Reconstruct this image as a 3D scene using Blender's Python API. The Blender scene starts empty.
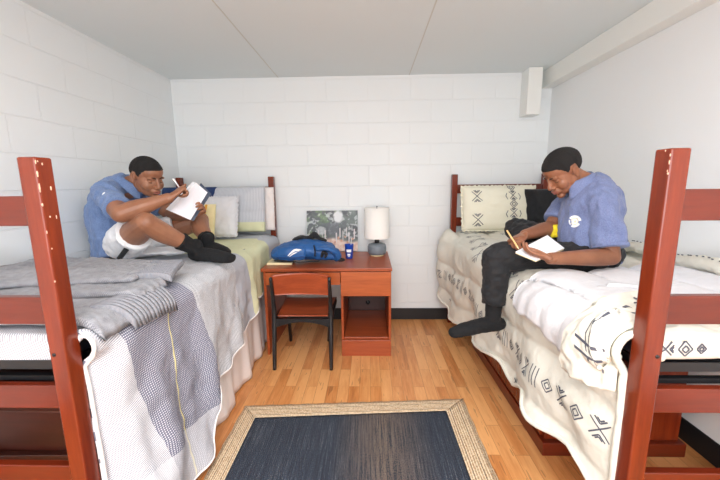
import bpy, bmesh, math, random
import numpy as np
from mathutils import Vector, Matrix, noise, Quaternion
random.seed(4)
C = bpy.context.scene.collection
PI = math.pi
V = Vector
# ------------------------------------------------------------------ camera
CAM = dict(f=337.83, pit=.1625, yaw=.028, roll=-.0111, h=1.4252)
def cam_axes():
    cp, sp = math.cos(CAM['pit']), math.sin(CAM['pit']); cy, sy = math.cos(CAM['yaw']), math.sin(CAM['yaw'])
    F = V((-sy*cp, cy*cp, -sp)); R = V((cy, sy, 0)); U = R.cross(F)
    c, s = math.cos(CAM['roll']), math.sin(CAM['roll'])
    return F, c*R+s*U, c*U-s*R
F_, R_, U_ = cam_axes()
def at(u, v, Y):
    d = F_ + R_*((u-360)/CAM['f']) - U_*((v-240)/CAM['f'])
    return V((0, 0, CAM['h'])) + d*(Y/d.y)
cd = bpy.data.cameras.new('camera'); cam = bpy.data.objects.new('camera', cd); C.objects.link(cam)
cd.sensor_width = 36; cd.lens = CAM['f']/720*36; cd.clip_start = .02
M = Matrix((R_, U_, -F_)).transposed().to_4x4(); M.translation = V((0, 0, CAM['h'])); cam.matrix_world = M
bpy.context.scene.camera = cam
# ------------------------------------------------------------------ materials
def lin(c):
    return tuple(((x/255)/12.92 if x/255 <= .04045 else ((x/255+.055)/1.055)**2.4) for x in c) + (1,)
class NT:
    def __init__(s, name):
        s.m = bpy.data.materials.new(name); s.m.use_nodes = True; s.t = s.m.node_tree
        s.b = s.t.nodes['Principled BSDF']
    def n(s, typ, **kw):
        x = s.t.nodes.new(typ)
        for k, v in kw.items():
            if k.startswith('_'): setattr(x, k[1:], v)
            else:
                key = int(k[1:]) if k[0] == 'i' and k[1:].isdigit() else k
                x.inputs[key].default_value = v
        return x
    def l(s, a, b): s.t.links.new(a, b)
    def math(s, op, a, b=None, c=None):
        x = s.t.nodes.new('ShaderNodeMath'); x.operation = op
        for i, q in enumerate((a, b, c)):
            if q is None: continue
            if isinstance(q, (int, float)): x.inputs[i].default_value = q
            else: s.l(q, x.inputs[i])
        return x.outputs[0]
    def mix(s, fac, a, b, mode='MIX'):
        x = s.t.nodes.new('ShaderNodeMix'); x.data_type = 'RGBA'; x.blend_type = mode
        for i, q in ((0, fac), (6, a), (7, b)):
            if isinstance(q, (int, float, tuple)): x.inputs[i].default_value = q
            else: s.l(q, x.inputs[i])
        return x.outputs[2]
    def ramp(s, fac, stops, const=False):
        x = s.t.nodes.new('ShaderNodeValToRGB'); e = x.color_ramp
        if const: e.interpolation = 'CONSTANT'
        while len(e.elements) < len(stops): e.elements.new(.5)
        for i, (p, c) in enumerate(stops): e.elements[i].position = p; e.elements[i].color = c
        s.l(fac, x.inputs[0]); return x.outputs[0]
    def obj(s, scale=(1, 1, 1), rot=(0, 0, 0), uv=False):
        tc = s.n('ShaderNodeTexCoord'); mp = s.n('ShaderNodeMapping')
        mp.inputs['Scale'].default_value = scale; mp.inputs['Rotation'].default_value = rot
        s.l(tc.outputs['UV' if uv else 'Object'], mp.inputs[0]); return mp.outputs[0]
    def noise(s, vec, scale, detail=3, rough=.5):
        x = s.n('ShaderNodeTexNoise', Scale=scale, Detail=detail, Roughness=rough); s.l(vec, x.inputs['Vector']); return x.outputs['Fac']
    def bump(s, h, strength=.3, dist=.01):
        x = s.n('ShaderNodeBump', Strength=strength, Distance=dist); s.l(h, x.inputs['Height']); s.l(x.outputs[0], s.b.inputs['Normal'])
def plain(name, rgb, rough=.5, var=0.06, nscale=30, bump=0, bscale=200, metal=0, spec=None, sheen=0):
    m = NT(name); v = m.obj()
    c = lin(rgb)
    n = m.noise(v, nscale, 3)
    m.l(m.mix(n, tuple(x*(1-var) for x in c[:3])+(1,), tuple(min(1, x*(1+var)) for x in c[:3])+(1,)), m.b.inputs['Base Color'])
    m.b.inputs['Roughness'].default_value = rough; m.b.inputs['Metallic'].default_value = metal
    if spec is not None: m.b.inputs['Specular IOR Level'].default_value = spec
    if sheen: m.b.inputs['Sheen Weight'].default_value = sheen
    if bump: m.bump(m.noise(v, bscale, 3), bump, .012 if bscale < 40 else .002)
    return m.m
def wood(name, c1, c2, rough=.35, axis='Z', sc=1.0):
    m = NT(name); s = {'X': (1.2, 14, 14), 'Y': (14, 1.2, 14), 'Z': (14, 14, 1.2)}[axis]
    v = m.obj(tuple(x*sc for x in s)); n = m.noise(v, 2.2, 5, .6); n2 = m.noise(v, 9, 3, .6)
    f = m.math('ADD', m.math('MULTIPLY', n, .75), m.math('MULTIPLY', n2, .25))
    m.l(m.ramp(f, [(.3, lin(c1)), (.7, lin(c2))]), m.b.inputs['Base Color'])
    m.b.inputs['Roughness'].default_value = rough
    m.bump(n2, .06, .002); return m.m
def wall_mat(name, rgb, axis, bump=.5):
    m = NT(name); tc = m.n('ShaderNodeTexCoord'); sp = m.n('ShaderNodeSeparateXYZ'); m.l(tc.outputs['Object'], sp.inputs[0])
    cb = m.n('ShaderNodeCombineXYZ'); m.l(sp.outputs[axis], cb.inputs[0]); m.l(m.math('ADD', sp.outputs[2], .014), cb.inputs[1])
    br = m.n('ShaderNodeTexBrick', Scale=1.0); br.offset = .5
    br.inputs['Brick Width'].default_value = .406; br.inputs['Row Height'].default_value = .2035
    br.inputs['Mortar Size'].default_value = .004; br.inputs['Mortar Smooth'].default_value = .3
    br.inputs['Color1'].default_value = (1, 1, 1, 1); br.inputs['Color2'].default_value = (1, 1, 1, 1); br.inputs['Mortar'].default_value = (0, 0, 0, 1)
    m.l(cb.outputs[0], br.inputs['Vector'])
    n = m.noise(tc.outputs['Object'], 60, 3)
    h = m.math('ADD', br.outputs['Color'], m.math('MULTIPLY', n, .12))
    m.bump(h, bump, .004)
    c = lin(rgb); c2 = tuple(x*.97 for x in c[:3])+(1,)
    m.l(m.mix(m.noise(tc.outputs['Object'], 2, 3), c, c2), m.b.inputs['Base Color'])
    m.b.inputs['Roughness'].default_value = .55; return m.m
MT = {}
MT['wall_x'] = wall_mat('painted_block_back', (233, 238, 240), 0, .6)
MT['wall_y'] = wall_mat('painted_block_side', (233, 238, 240), 1, .75)
MT['plaster'] = plain('painted_plaster', (235, 238, 240), .6, .012, 3, .05, 120)
MT['ceiling'] = plain('ceiling_paint', (222, 231, 234), .8, .015, 2, .08, 150)
MT['seam'] = plain('ceiling_seam', (206, 209, 205), .8, .01)
MT['beam'] = plain('beam_paint', (236, 238, 235), .6, .012, 3)
MT['cherry'] = wood('cherry_wood', (94, 31, 12), (130, 48, 19), .25, 'Z')
MT['cherry_x'] = wood('cherry_wood_across', (86, 27, 11), (114, 39, 16), .28, 'X')
MT['cherry_d'] = wood('cherry_desk', (140, 60, 28), (170, 82, 42), .34, 'X')
MT['cherry_l'] = wood('cherry_drawer', (156, 74, 34), (188, 98, 50), .34, 'X')
MT['cherry_c'] = wood('cherry_chair', (130, 52, 26), (178, 84, 46), .3, 'X', .7)
MT['shade_box'] = wood('dark_wood', (52, 20, 12), (70, 28, 18), .35, 'X')  # kept dark so the added box reads as under-bed shade
MT['chip'] = plain('bare_wood_chip', (226, 190, 160), .7)
MT['black'] = plain('black_lacquer', (28, 29, 32), .35)
MT['blackrub'] = plain('black_rubber_base', (26, 26, 28), .5)
MT['metal_bk'] = plain('black_steel', (20, 21, 24), .4, spec=.5)
MT['navy_m'] = plain('navy_mattress_vinyl', (26, 33, 52), .5, .05)
MT['dark_m'] = plain('dark_mattress_vinyl', (24, 28, 36), .5, .05)
MT['skirt'] = plain('white_sheet', (234, 228, 226), .9, .02, 5, .1, 300)
MT['white_cl'] = plain('white_blanket_fleece', (216, 217, 222), .95, .01, 10, .5, 22, sheen=.2)
MT['throw'] = None
MT['cream'] = plain('cream_cotton', (232, 229, 210), .9, .02, 6, .15, 260)
MT['ivory'] = plain('ivory_quilt', (220, 218, 207), .9, .02, 4, .7, 16)
MT['ink'] = plain('charcoal_print', (84, 86, 98), .9, .1)
MT['blackcl'] = plain('black_cloth', (24, 25, 29), .85, .15, 20, .2, 150, sheen=.1)
MT['pants'] = plain('black_trouser_cloth', (22, 23, 27), .8, .12, 12, .15, 300, sheen=.05)
MT['sock'] = plain('black_knit_sock', (17, 18, 21), .95, .15, 40, .3, 350)
MT['shorts'] = plain('white_shorts_cloth', (236, 238, 242), .8, .02, 10, .1, 200)
MT['navy'] = plain('navy_pillow_cloth', (38, 60, 106), .85, .06, 14)
MT['yellow'] = plain('yellow_cloth', (232, 206, 40), .85, .04)
MT['paleyel'] = plain('pale_yellow_cloth', (240, 226, 176), .9, .03)
MT['orange'] = plain('orange_stripe', (232, 168, 60), .8, .05)
MT['paper'] = plain('paper', (242, 242, 246), .8, .01)
MT['pagel'] = None
MT['pencil'] = plain('pencil_yellow', (232, 190, 130), .5)
MT['penw'] = plain('white_pen', (236, 238, 242), .3)
MT['nbcover'] = plain('notebook_cover', (70, 84, 104), .5)
MT['bag'] = plain('blue_nylon', (34, 88, 150), .5, .14, 8, .2, 90)
MT['bag_d'] = plain('dark_blue_nylon', (22, 58, 112), .55, .1, 10)
MT['cupb'] = plain('blue_plastic', (24, 74, 178), .3, .03)
MT['lampsh'] = plain('linen_lamp_shade', (240, 238, 234), .9, .015, 40)
MT['lampb'] = plain('grey_ceramic', (118, 126, 134), .45, .08, 40)
MT['whitepl'] = plain('white_print', (240, 242, 244), .7)
MT['bookp'] = plain('cream_book', (236, 220, 178), .7)
MT['eyew'] = plain('eye_white', (225, 215, 208), .2, .01)
MT['iris'] = plain('dark_iris', (32, 20, 14), .15, .01)
MT['hair'] = plain('black_hair', (24, 22, 22), .95, .55, 330, 1, 420)
MT['brow'] = plain('brow_hair', (38, 24, 18), .9, .2, 200)
MT['lip1'] = plain('lip_skin', (150, 88, 76), .45, .05)
MT['glow'] = None
def skin(name, a, b):
    m = NT(name); v = m.obj(); n = m.noise(v, 9, 4, .55)
    m.l(m.ramp(n, [(.3, lin(a)), (.7, lin(b))]), m.b.inputs['Base Color'])
    m.b.inputs['Roughness'].default_value = .42
    m.b.inputs['Subsurface Weight'].default_value = .08; m.b.inputs['Subsurface Radius'].default_value = (.6, .3, .15); m.b.inputs['Subsurface Scale'].default_value = .02
    m.bump(m.noise(v, 300, 2), .08, .001); return m.m
MT['skin1'] = skin('skin_left', (136, 90, 66), (162, 112, 84))
MT['skin2'] = skin('skin_right', (128, 82, 58), (154, 102, 74))
def chambray(name, a, b):
    m = NT(name); v = m.obj((1, 1, 1)); n = m.noise(v, 240, 3, .7); n2 = m.noise(v, 14, 3)
    f = m.math('ADD', m.math('MULTIPLY', n, .75), m.math('MULTIPLY', n2, .25))
    m.l(m.ramp(f, [(.36, lin(a)), (.64, lin(b))]), m.b.inputs['Base Color'])
    m.b.inputs['Roughness'].default_value = .85; m.b.inputs['Sheen Weight'].default_value = .15
    m.bump(m.noise(v, 400, 2), .15, .001); return m.m
MT['shirt1'] = chambray('blue_chambray', (82, 106, 150), (124, 148, 190))
MT['shirt2'] = chambray('blue_heather_jersey', (92, 104, 146), (126, 139, 178))
# floor planks
m = NT('laminate_planks'); tc = m.n('ShaderNodeTexCoord'); sp = m.n('ShaderNodeSeparateXYZ'); m.l(tc.outputs['Object'], sp.inputs[0])
cb = m.n('ShaderNodeCombineXYZ'); m.l(sp.outputs[1], cb.inputs[0]); m.l(sp.outputs[0], cb.inputs[1])
def brick(c1, c2, w, h, mort=.0012, off=.37):
    br = m.n('ShaderNodeTexBrick', Scale=1.0); br.offset = off; br.offset_frequency = 2; br.squash = 1
    br.inputs['Brick Width'].default_value = w; br.inputs['Row Height'].default_value = h
    br.inputs['Mortar Size'].default_value = mort; br.inputs['Color1'].default_value = c1; br.inputs['Color2'].default_value = c2
    br.inputs['Mortar'].default_value = (.3, .3, .3, 1); m.l(cb.outputs[0], br.inputs['Vector']); return br
b1 = brick((0, 0, 0, 1), (1, 1, 1, 1), .61, .0765)
mp = m.n('ShaderNodeMapping'); mp.inputs['Scale'].default_value = (16, 1.6, 1); m.l(tc.outputs['Object'], mp.inputs[0])
sc = m.n('ShaderNodeVectorMath', _operation='ADD'); m.l(mp.outputs[0], sc.inputs[0])
vm = m.n('ShaderNodeVectorMath', _operation='SCALE'); m.l(b1.outputs['Color'], vm.inputs[0]); vm.inputs['Scale'].default_value = 9; m.l(vm.outputs[0], sc.inputs[1])
g = m.noise(sc.outputs[0], 1.6, 5, .6); g2 = m.noise(sc.outputs[0], 7, 3, .6)
f = m.math('ADD', m.math('MULTIPLY', b1.outputs['Color'], .36), m.math('ADD', m.math('MULTIPLY', g, .62), m.math('MULTIPLY', g2, .22)))
base = m.ramp(f, [(.22, lin((150, 86, 44))), (.48, lin((206, 136, 78))), (.74, lin((232, 172, 112)))])
kn = m.n('ShaderNodeTexNoise', Scale=3.2, Detail=2); m.l(sc.outputs[0], kn.inputs['Vector'])
knot = m.math('GREATER_THAN', kn.outputs['Fac'], .67)
base = m.mix(m.math('MULTIPLY', knot, .45), base, lin((110, 62, 34)))
m.l(m.mix(m.math('MULTIPLY', b1.outputs['Fac'], .45), base, lin((110, 66, 36))), m.b.inputs['Base Color'])
m.b.inputs['Roughness'].default_value = .36; m.bump(g2, .04, .002); MT['floor'] = m.m
# rug
m = NT('jute_braid'); tc = m.n('ShaderNodeTexCoord'); sp = m.n('ShaderNodeSeparateXYZ'); m.l(tc.outputs['UV'], sp.inputs[0])
w = m.math('SINE', m.math('MULTIPLY', sp.outputs[0], 2*PI/.013)); nn = m.noise(m.obj(), 120, 3, .7)
bd = m.math('SINE', m.math('MULTIPLY', sp.outputs[1], 2*PI/.022))
f = m.math('ADD', m.math('MULTIPLY', nn, .8), m.math('MULTIPLY', w, .14))
jc = m.ramp(f, [(.22, lin((160, 124, 88))), (.38, lin((214, 188, 154))), (.56, lin((236, 216, 186)))])
ln = 0
for lx in (.018, .052, .1):
    q = m.math('LESS_THAN', m.math('ABSOLUTE', m.math('ADD', sp.outputs[0], -lx)), .0022); ln = q if ln == 0 else m.math('MAXIMUM', ln, q)
ln = m.math('MULTIPLY', ln, m.math('GREATER_THAN', nn, .46))
m.l(m.mix(m.math('MULTIPLY', ln, .75), jc, lin((96, 84, 76))), m.b.inputs['Base Color'])
m.b.inputs['Roughness'].default_value = .95; m.bump(m.math('ADD', w, m.math('MULTIPLY', bd, .5)), .5, .004); MT['jute'] = m.m
m = NT('navy_braid'); tc = m.n('ShaderNodeTexCoord'); sp = m.n('ShaderNodeSeparateXYZ'); m.l(tc.outputs['Object'], sp.inputs[0])
w = m.math('SINE', m.math('MULTIPLY', sp.outputs[0], 2*PI/.011))
n1 = m.noise(m.obj((90, 2.5, 1)), 1.5, 4, .7); n2 = m.noise(m.obj((1, 1, 1)), 160, 2, .7); n3 = m.noise(m.obj((5, .5, 1)), 1.2, 2)
f = m.math('ADD', m.math('MULTIPLY', n1, .55), m.math('MULTIPLY', n2, .45))
b0 = m.ramp(f, [(.38, lin((32, 38, 50))), (.55, lin((52, 60, 74))), (.70, lin((130, 134, 138)))])
xc = m.math('ABSOLUTE', m.math('ADD', sp.outputs[0], -.07))
br_ = m.math('SUBTRACT', 1, m.math('MINIMUM', m.math('MULTIPLY', xc, 3.6), 1))
br_ = m.math('MULTIPLY', br_, m.math('GREATER_THAN', f, .47))
b0 = m.mix(m.math('MULTIPLY', br_, .5), b0, lin((142, 120, 98)))
m.l(b0, m.b.inputs['Base Color']); m.b.inputs['Roughness'].default_value = .95; m.bump(w, .5, .003); MT['navyrug'] = m.m
# left comforter, uv = (bed length metres, arc metres)
def comf_left():
    m = NT('striped_comforter'); tc = m.n('ShaderNodeTexCoord'); sp = m.n('ShaderNodeSeparateXYZ'); m.l(tc.outputs['UV'], sp.inputs[0])
    y, s = sp.outputs[0], sp.outputs[1]
    def stripe(q, per, duty):
        fr = m.math('FRACT', m.math('MULTIPLY', q, 1/per)); return m.math('LESS_THAN', fr, duty)
    white = lin((222, 223, 228)); dark = lin((112, 115, 134)); nav = lin((106, 108, 130)); lg = lin((212, 214, 218)); gr = lin((188, 192, 200)); ye = lin((214, 216, 178))
    diag = m.math('ADD', s, m.math('MULTIPLY', y, .25))
    a = m.mix(stripe(diag, .0078, .30), white, dark)                      # front seersucker
    chk = m.math('MAXIMUM', stripe(s, .009, .5), stripe(y, .009, .45))
    b = m.mix(chk, lin((216, 217, 224)), nav)
    b = m.mix(m.math('LESS_THAN', m.math('ABSOLUTE', m.math('ADD', y, -1.40)), .004), b, lin((226, 218, 160)))
    c = m.mix(stripe(y, .0095, .34), lin((216, 218, 222)), lin((138, 142, 152)))
    d = m.mix(stripe(y, .012, .3), gr, lin((166, 172, 184)))
    e = m.mix(stripe(m.math('ADD', y, s), .01, .4), ye, lin((222, 224, 190)))
    yy = m.math('SUBTRACT', y, m.math('MULTIPLY', m.math('MAXIMUM', m.math('SUBTRACT', s, 1.0), 0), .16))
    out = a
    for lim, col in ((1.12, b), (1.62, c), (2.14, d), (2.36, e), (2.98, gr)):
        out = m.mix(m.math('GREATER_THAN', yy, lim), out, col)
    low = m.math('MULTIPLY', m.math('GREATER_THAN', m.math('ADD', s, m.math('MULTIPLY', y, -.12)), 1.46), m.math('LESS_THAN', yy, 1.7))
    out = m.mix(m.math('MULTIPLY', low, .55), out, white)
    m.l(out, m.b.inputs['Base Color']); m.b.inputs['Roughness'].default_value = .9
    m.bump(m.noise(m.obj(), 14, 3), .6, .012); return m.m
MT['comfL'] = comf_left()
def knit():
    m = NT('grey_knit'); v = m.obj(uv=True); sp = m.n('ShaderNodeSeparateXYZ'); m.l(v, sp.inputs[0])
    a = m.math('SINE', m.math('MULTIPLY', sp.outputs[0], 2*PI/.008)); b = m.math('SINE', m.math('MULTIPLY', sp.outputs[1], 2*PI/.010))
    f = m.math('ADD', m.math('MULTIPLY', m.math('MULTIPLY', a, b), .5), m.noise(m.obj(), 40, 3))
    m.l(m.ramp(f, [(.1, lin((116, 118, 126))), (.9, lin((182, 183, 190)))]), m.b.inputs['Base Color'])
    m.b.inputs['Roughness'].default_value = .95; m.b.inputs['Sheen Weight'].default_value = .2; m.bump(f, .6, .004); return m.m
MT['throw'] = knit()
def ribm():
    m = NT('grey_rib_knit'); sp = m.n('ShaderNodeSeparateXYZ'); m.l(m.obj(uv=True), sp.inputs[0])
    a = m.math('ABSOLUTE', m.math('SINE', m.math('MULTIPLY', sp.outputs[1], PI*13))); c = m.math('SINE', m.math('MULTIPLY', sp.outputs[0], 2*PI*18))
    f = m.math('ADD', m.math('MULTIPLY', a, .8), m.math('MULTIPLY', c, .15))
    m.l(m.mix(m.noise(m.obj(), 60, 3), lin((122, 124, 132)), lin((158, 159, 166))), m.b.inputs['Base Color'])
    m.b.inputs['Roughness'].default_value = .95; m.bump(f, .8, .006); return m.m
MT['rib'] = ribm()
def striped(name, c1, c2, per, duty=.4, axis=0, extra=None):
    m = NT(name); sp = m.n('ShaderNodeSeparateXYZ'); m.l(m.obj(uv=True), sp.inputs[0])
    q = sp.outputs[axis]; f = m.math('LESS_THAN', m.math('FRACT', m.math('MULTIPLY', q, 1/per)), duty)
    col = m.mix(f, lin(c1), lin(c2))
    if extra: col = m.mix(m.math('LESS_THAN', sp.outputs[1-axis], extra[0]), col, lin(extra[1]))
    m.l(col, m.b.inputs['Base Color']); m.b.inputs['Roughness'].default_value = .85; return m.m
MT['sham'] = striped('grey_stripe_cotton', (202, 205, 211), (176, 180, 190), .013, .35, 0, (.09, (212, 214, 176)))
MT['pagel'] = striped('lined_page', (240, 240, 246), (222, 225, 236), .0065, .3, 1)
def emis(name, rgb, s):
    m = NT(name); m.b.inputs['Emission Color'].default_value = lin(rgb); m.b.inputs['Emission Strength'].default_value = s; m.b.inputs['Base Color'].default_value = lin(rgb); return m.m
MT['glow'] = emis('lit_diffuser', (255, 252, 246), 3)
# ------------------------------------------------------------------ object helpers
def link(name, me, mat=None, parent=None, smooth=False):
    o = bpy.data.objects.new(name, me); C.objects.link(o)
    for q in (mat if isinstance(mat, (list, tuple)) else [mat]):
        if q is not None: me.materials.append(MT[q] if isinstance(q, str) else q)
    if parent is not None:
        o.parent = parent; o.matrix_parent_inverse = Matrix.Translation(-parent.location)
    if smooth: me.polygons.foreach_set('use_smooth', [True]*len(me.polygons))
    return o
def obj(name, bm, mat, parent=None, smooth=False, bev=0):
    if bev:
        bmesh.ops.bevel(bm, geom=[e for e in bm.edges], offset=bev, segments=2, affect='EDGES', profile=.5, clamp_overlap=True)
    bmesh.ops.recalc_face_normals(bm, faces=bm.faces)
    me = bpy.data.meshes.new(name); bm.to_mesh(me); bm.free()
    return link(name, me, mat, parent, smooth)
def tag(o, label, cat, group=None):
    o['label'] = label; o['category'] = cat
    if group: o['group'] = group
    return o
def thing(name, label, cat, loc, group=None):
    o = bpy.data.objects.new(name, None); C.objects.link(o); o.location = loc; o.empty_display_size = .05
    return tag(o, label, cat, group)
def B(): return bmesh.new()
def box(bm, x0, x1, y0, y1, z0, z1, rz=0, piv=None, bev=0):
    c = V(((x0+x1)/2, (y0+y1)/2, (z0+z1)/2))
    mt = Matrix.Translation(c)
    if rz:
        p = V(piv) if piv else c
        mt = Matrix.Translation(p) @ Matrix.Rotation(rz, 4, 'Z') @ Matrix.Translation(-p) @ mt
    r = bmesh.ops.create_cube(bm, size=1, matrix=mt @ Matrix.Diagonal((x1-x0, y1-y0, z1-z0, 1)))
    if bev:
        es = list({e for v in r['verts'] for e in v.link_edges})
        bmesh.ops.bevel(bm, geom=es, offset=bev, segments=2, affect='EDGES', profile=.5)
    return bm
def boxo(name, mat, parent, *d, bev=.003, **kw):
    return obj(name, box(B(), *d, bev=bev, **kw), mat, parent)
def ell(bm, c, r, rot=None, seg=20):
    mt = Matrix.Translation(V(c)) @ ((rot.to_4x4() if rot is not None else Matrix.Identity(4))) @ Matrix.Diagonal((r[0], r[1], r[2], 1))
    bmesh.ops.create_uvsphere(bm, u_segments=seg, v_segments=max(8, seg*2//3), radius=1, matrix=mt); return bm
def catm(P, k):
    if k <= 1 or len(P) < 3: return P
    out = []; n = len(P)
    for i in range(n-1):
        p0, p1, p2, p3 = P[max(i-1, 0)], P[i], P[i+1], P[min(i+2, n-1)]
        for j in range(k):
            t = j/k; out.append(.5*((2*p1)+(p2-p0)*t+(2*p0-5*p1+4*p2-p3)*t*t+(3*p1-p0-3*p2+p3)*t**3))
    out.append(P[-1]); return out
def tube(bm, pts, rad, side=None, seg=16, k=4, round_=True, capz=True):
    """loft of ellipses along pts; rad = r or (a along side, b across)"""
    R = [(r, r) if isinstance(r, (int, float)) else r for r in rad]
    Q = catm([np.array(list(p)+list(r), float) for p, r in zip(pts, R)], k)
    P = [V(q[:3]) for q in Q]; R = [(max(q[3], .0005), max(q[4], .0005)) for q in Q]
    if round_:
        d0 = (P[0]-P[1]).normalized(); d1 = (P[-1]-P[-2]).normalized(); m0 = min(R[0]); m1 = min(R[-1])
        pre = [(P[0]+d0*m0*math.sin(a), (R[0][0]*math.cos(a), R[0][1]*math.cos(a))) for a in (1.45, 1.1, .75, .35)]
        post = [(P[-1]+d1*m1*math.sin(a), (R[-1][0]*math.cos(a), R[-1][1]*math.cos(a))) for a in (.35, .75, 1.1, 1.45)]
        P = [p for p, _ in pre]+P+[p for p, _ in post]; R = [r for _, r in pre]+R+[r for _, r in post]
    n = len(P); prev = None; rings = []
    for i in range(n):
        d = (P[min(i+1, n-1)]-P[max(i-1, 0)])
        d = d.normalized() if d.length > 1e-9 else V((0, 0, 1))
        s = V(side) if side is not None else (prev if prev is not None else (V((0, 0, 1)) if abs(d.z) < .9 else V((1, 0, 0))))
        s = s-d*s.dot(d)
        if s.length < 1e-6: s = d.orthogonal()
        s.normalize(); prev = s; t = d.cross(s)
        rings.append([bm.verts.new(P[i]+s*(R[i][0]*math.cos(2*PI*j/seg))+t*(R[i][1]*math.sin(2*PI*j/seg))) for j in range(seg)])
    for a, b in zip(rings, rings[1:]):
        for j in range(seg): bm.faces.new((a[j], a[(j+1) % seg], b[(j+1) % seg], b[j]))
    if capz: bm.faces.new(rings[0][::-1]); bm.faces.new(rings[-1])
    return bm
def lathe(bm, c, prof, seg=32, cap=True):
    rings = [[bm.verts.new((c[0]+r*math.cos(2*PI*j/seg), c[1]+r*math.sin(2*PI*j/seg), c[2]+z)) for j in range(seg)] for r, z in prof]
    for a, b in zip(rings, rings[1:]):
        for j in range(seg): bm.faces.new((a[j], a[(j+1) % seg], b[(j+1) % seg], b[j]))
    if cap: bm.faces.new(rings[0][::-1]); bm.faces.new(rings[-1])
    return bm
def fuse(bm, voxel, smooth=3, fac=.5):
    """union of overlapping closed shapes into one continuous surface; returns a new bmesh"""
    bmesh.ops.recalc_face_normals(bm, faces=bm.faces)
    me = bpy.data.meshes.new('tmp'); bm.to_mesh(me); bm.free()
    o = bpy.data.objects.new('tmp', me); C.objects.link(o)
    r = o.modifiers.new('r', 'REMESH'); r.mode = 'VOXEL'; r.voxel_size = voxel; r.use_smooth_shade = True
    if smooth:
        s = o.modifiers.new('s', 'SMOOTH'); s.factor = fac; s.iterations = smooth
    dg = bpy.context.evaluated_depsgraph_get(); dg.update()
    m2 = bpy.data.meshes.new_from_object(o.evaluated_get(dg)); out = bmesh.new(); out.from_mesh(m2)
    bpy.data.objects.remove(o); bpy.data.meshes.remove(me); bpy.data.meshes.remove(m2)
    return out
def wrinkle(bm, amp, sc, seed=0, ridge=False, stretch=(1, 1, 1)):
    bm.normal_update()
    for v in bm.verts:
        p = V((v.co.x*sc*stretch[0]+seed, v.co.y*sc*stretch[1]+seed*.7, v.co.z*sc*stretch[2]))
        n = noise.fractal(p, .9, 2.1, 3)
        if ridge: n = .5-abs(n)*1.6
        v.co += v.normal*n*amp
    return bm
def sstep(a, b, x):
    t = min(1, max(0, (x-a)/(b-a))); return t*t*(3-2*t)
def interp(tab, x):
    if x <= tab[0][0]: return tab[0][1]
    for (a, p), (b, q) in zip(tab, tab[1:]):
        if x <= b:
            t = (x-a)/(b-a); return p+(q-p)*t*t*(3-2*t)
    return tab[-1][1]
def sheet(name, fn, nu, nv, mat, parent=None, thick=.008, uvf=None, extra=None):
    """grid surface fn(i/nu, j/nv) with real thickness inward"""
    bm = B(); uvl = bm.loops.layers.uv.new('UVMap')
    P = [[V(fn(i/nu, j/nv)) for j in range(nv+1)] for i in range(nu+1)]
    N = [[None]*(nv+1) for _ in range(nu+1)]
    for i in range(nu+1):
        for j in range(nv+1):
            a = P[min(i+1, nu)][j]-P[max(i-1, 0)][j]; b = P[i][min(j+1, nv)]-P[i][max(j-1, 0)]
            n = a.cross(b); N[i][j] = n.normalized() if n.length > 1e-12 else V((0, 0, 1))
    T = [[bm.verts.new(P[i][j]) for j in range(nv+1)] for i in range(nu+1)]
    K = [[bm.verts.new(P[i][j]-N[i][j]*thick) for j in range(nv+1)] for i in range(nu+1)]
    def face(vs, uvs):
        f = bm.faces.new(vs)
        for l, uv in zip(f.loops, uvs): l[uvl].uv = uv
        f.smooth = True
    uf = uvf or (lambda a, b: (a, b))
    for i in range(nu):
        for j in range(nv):
            uv = [uf(i/nu, j/nv), uf((i+1)/nu, j/nv), uf((i+1)/nu, (j+1)/nv), uf(i/nu, (j+1)/nv)]
            face((T[i][j], T[i+1][j], T[i+1][j+1], T[i][j+1]), uv)
            face((K[i][j], K[i][j+1], K[i+1][j+1], K[i+1][j]), [uv[0], uv[3], uv[2], uv[1]])
    for i in range(nu):
        for j in (0, nv):
            u_ = uf(i/nu, j/nv); face((T[i][j], T[i+1][j], K[i+1][j], K[i][j]), [u_]*4)
    for j in range(nv):
        for i in (0, nu):
            u_ = uf(i/nu, j/nv); face((T[i][j], T[i][j+1], K[i][j+1], K[i][j]), [u_]*4)
    if extra: extra(bm)
    # no global recalc: strokes are open ribbons
    me = bpy.data.meshes.new(name); bm.to_mesh(me); bm.free()
    return link(name, me, mat, parent)
def ribbons(bm, fn, strokes, w, lift=.0018, mi=1, step=.02):
    """thin printed strokes following surface fn(a,b) -> point, normal; strokes in metres (a,b)"""
    for poly in strokes:
        for (a0, b0), (a1, b1) in zip(poly, poly[1:]):
            L = math.hypot(a1-a0, b1-b0); n = max(1, int(L/step)); ex, ey = (a1-a0)/max(L, 1e-9), (b1-b0)/max(L, 1e-9)
            row = []
            for k in range(n+1):
                t = k/n; a, b = a0+(a1-a0)*t, b0+(b1-b0)*t
                pr = []
                for sg in (-1, 1):
                    p, nn = fn(a-ey*w*sg/2, b+ex*w*sg/2); pr.append(bm.verts.new(p+nn*lift))
                row.append(pr)
            for r0, r1 in zip(row, row[1:]):
                f = bm.faces.new((r0[0], r1[0], r1[1], r0[1])); f.material_index = mi; f.smooth = True
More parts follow.
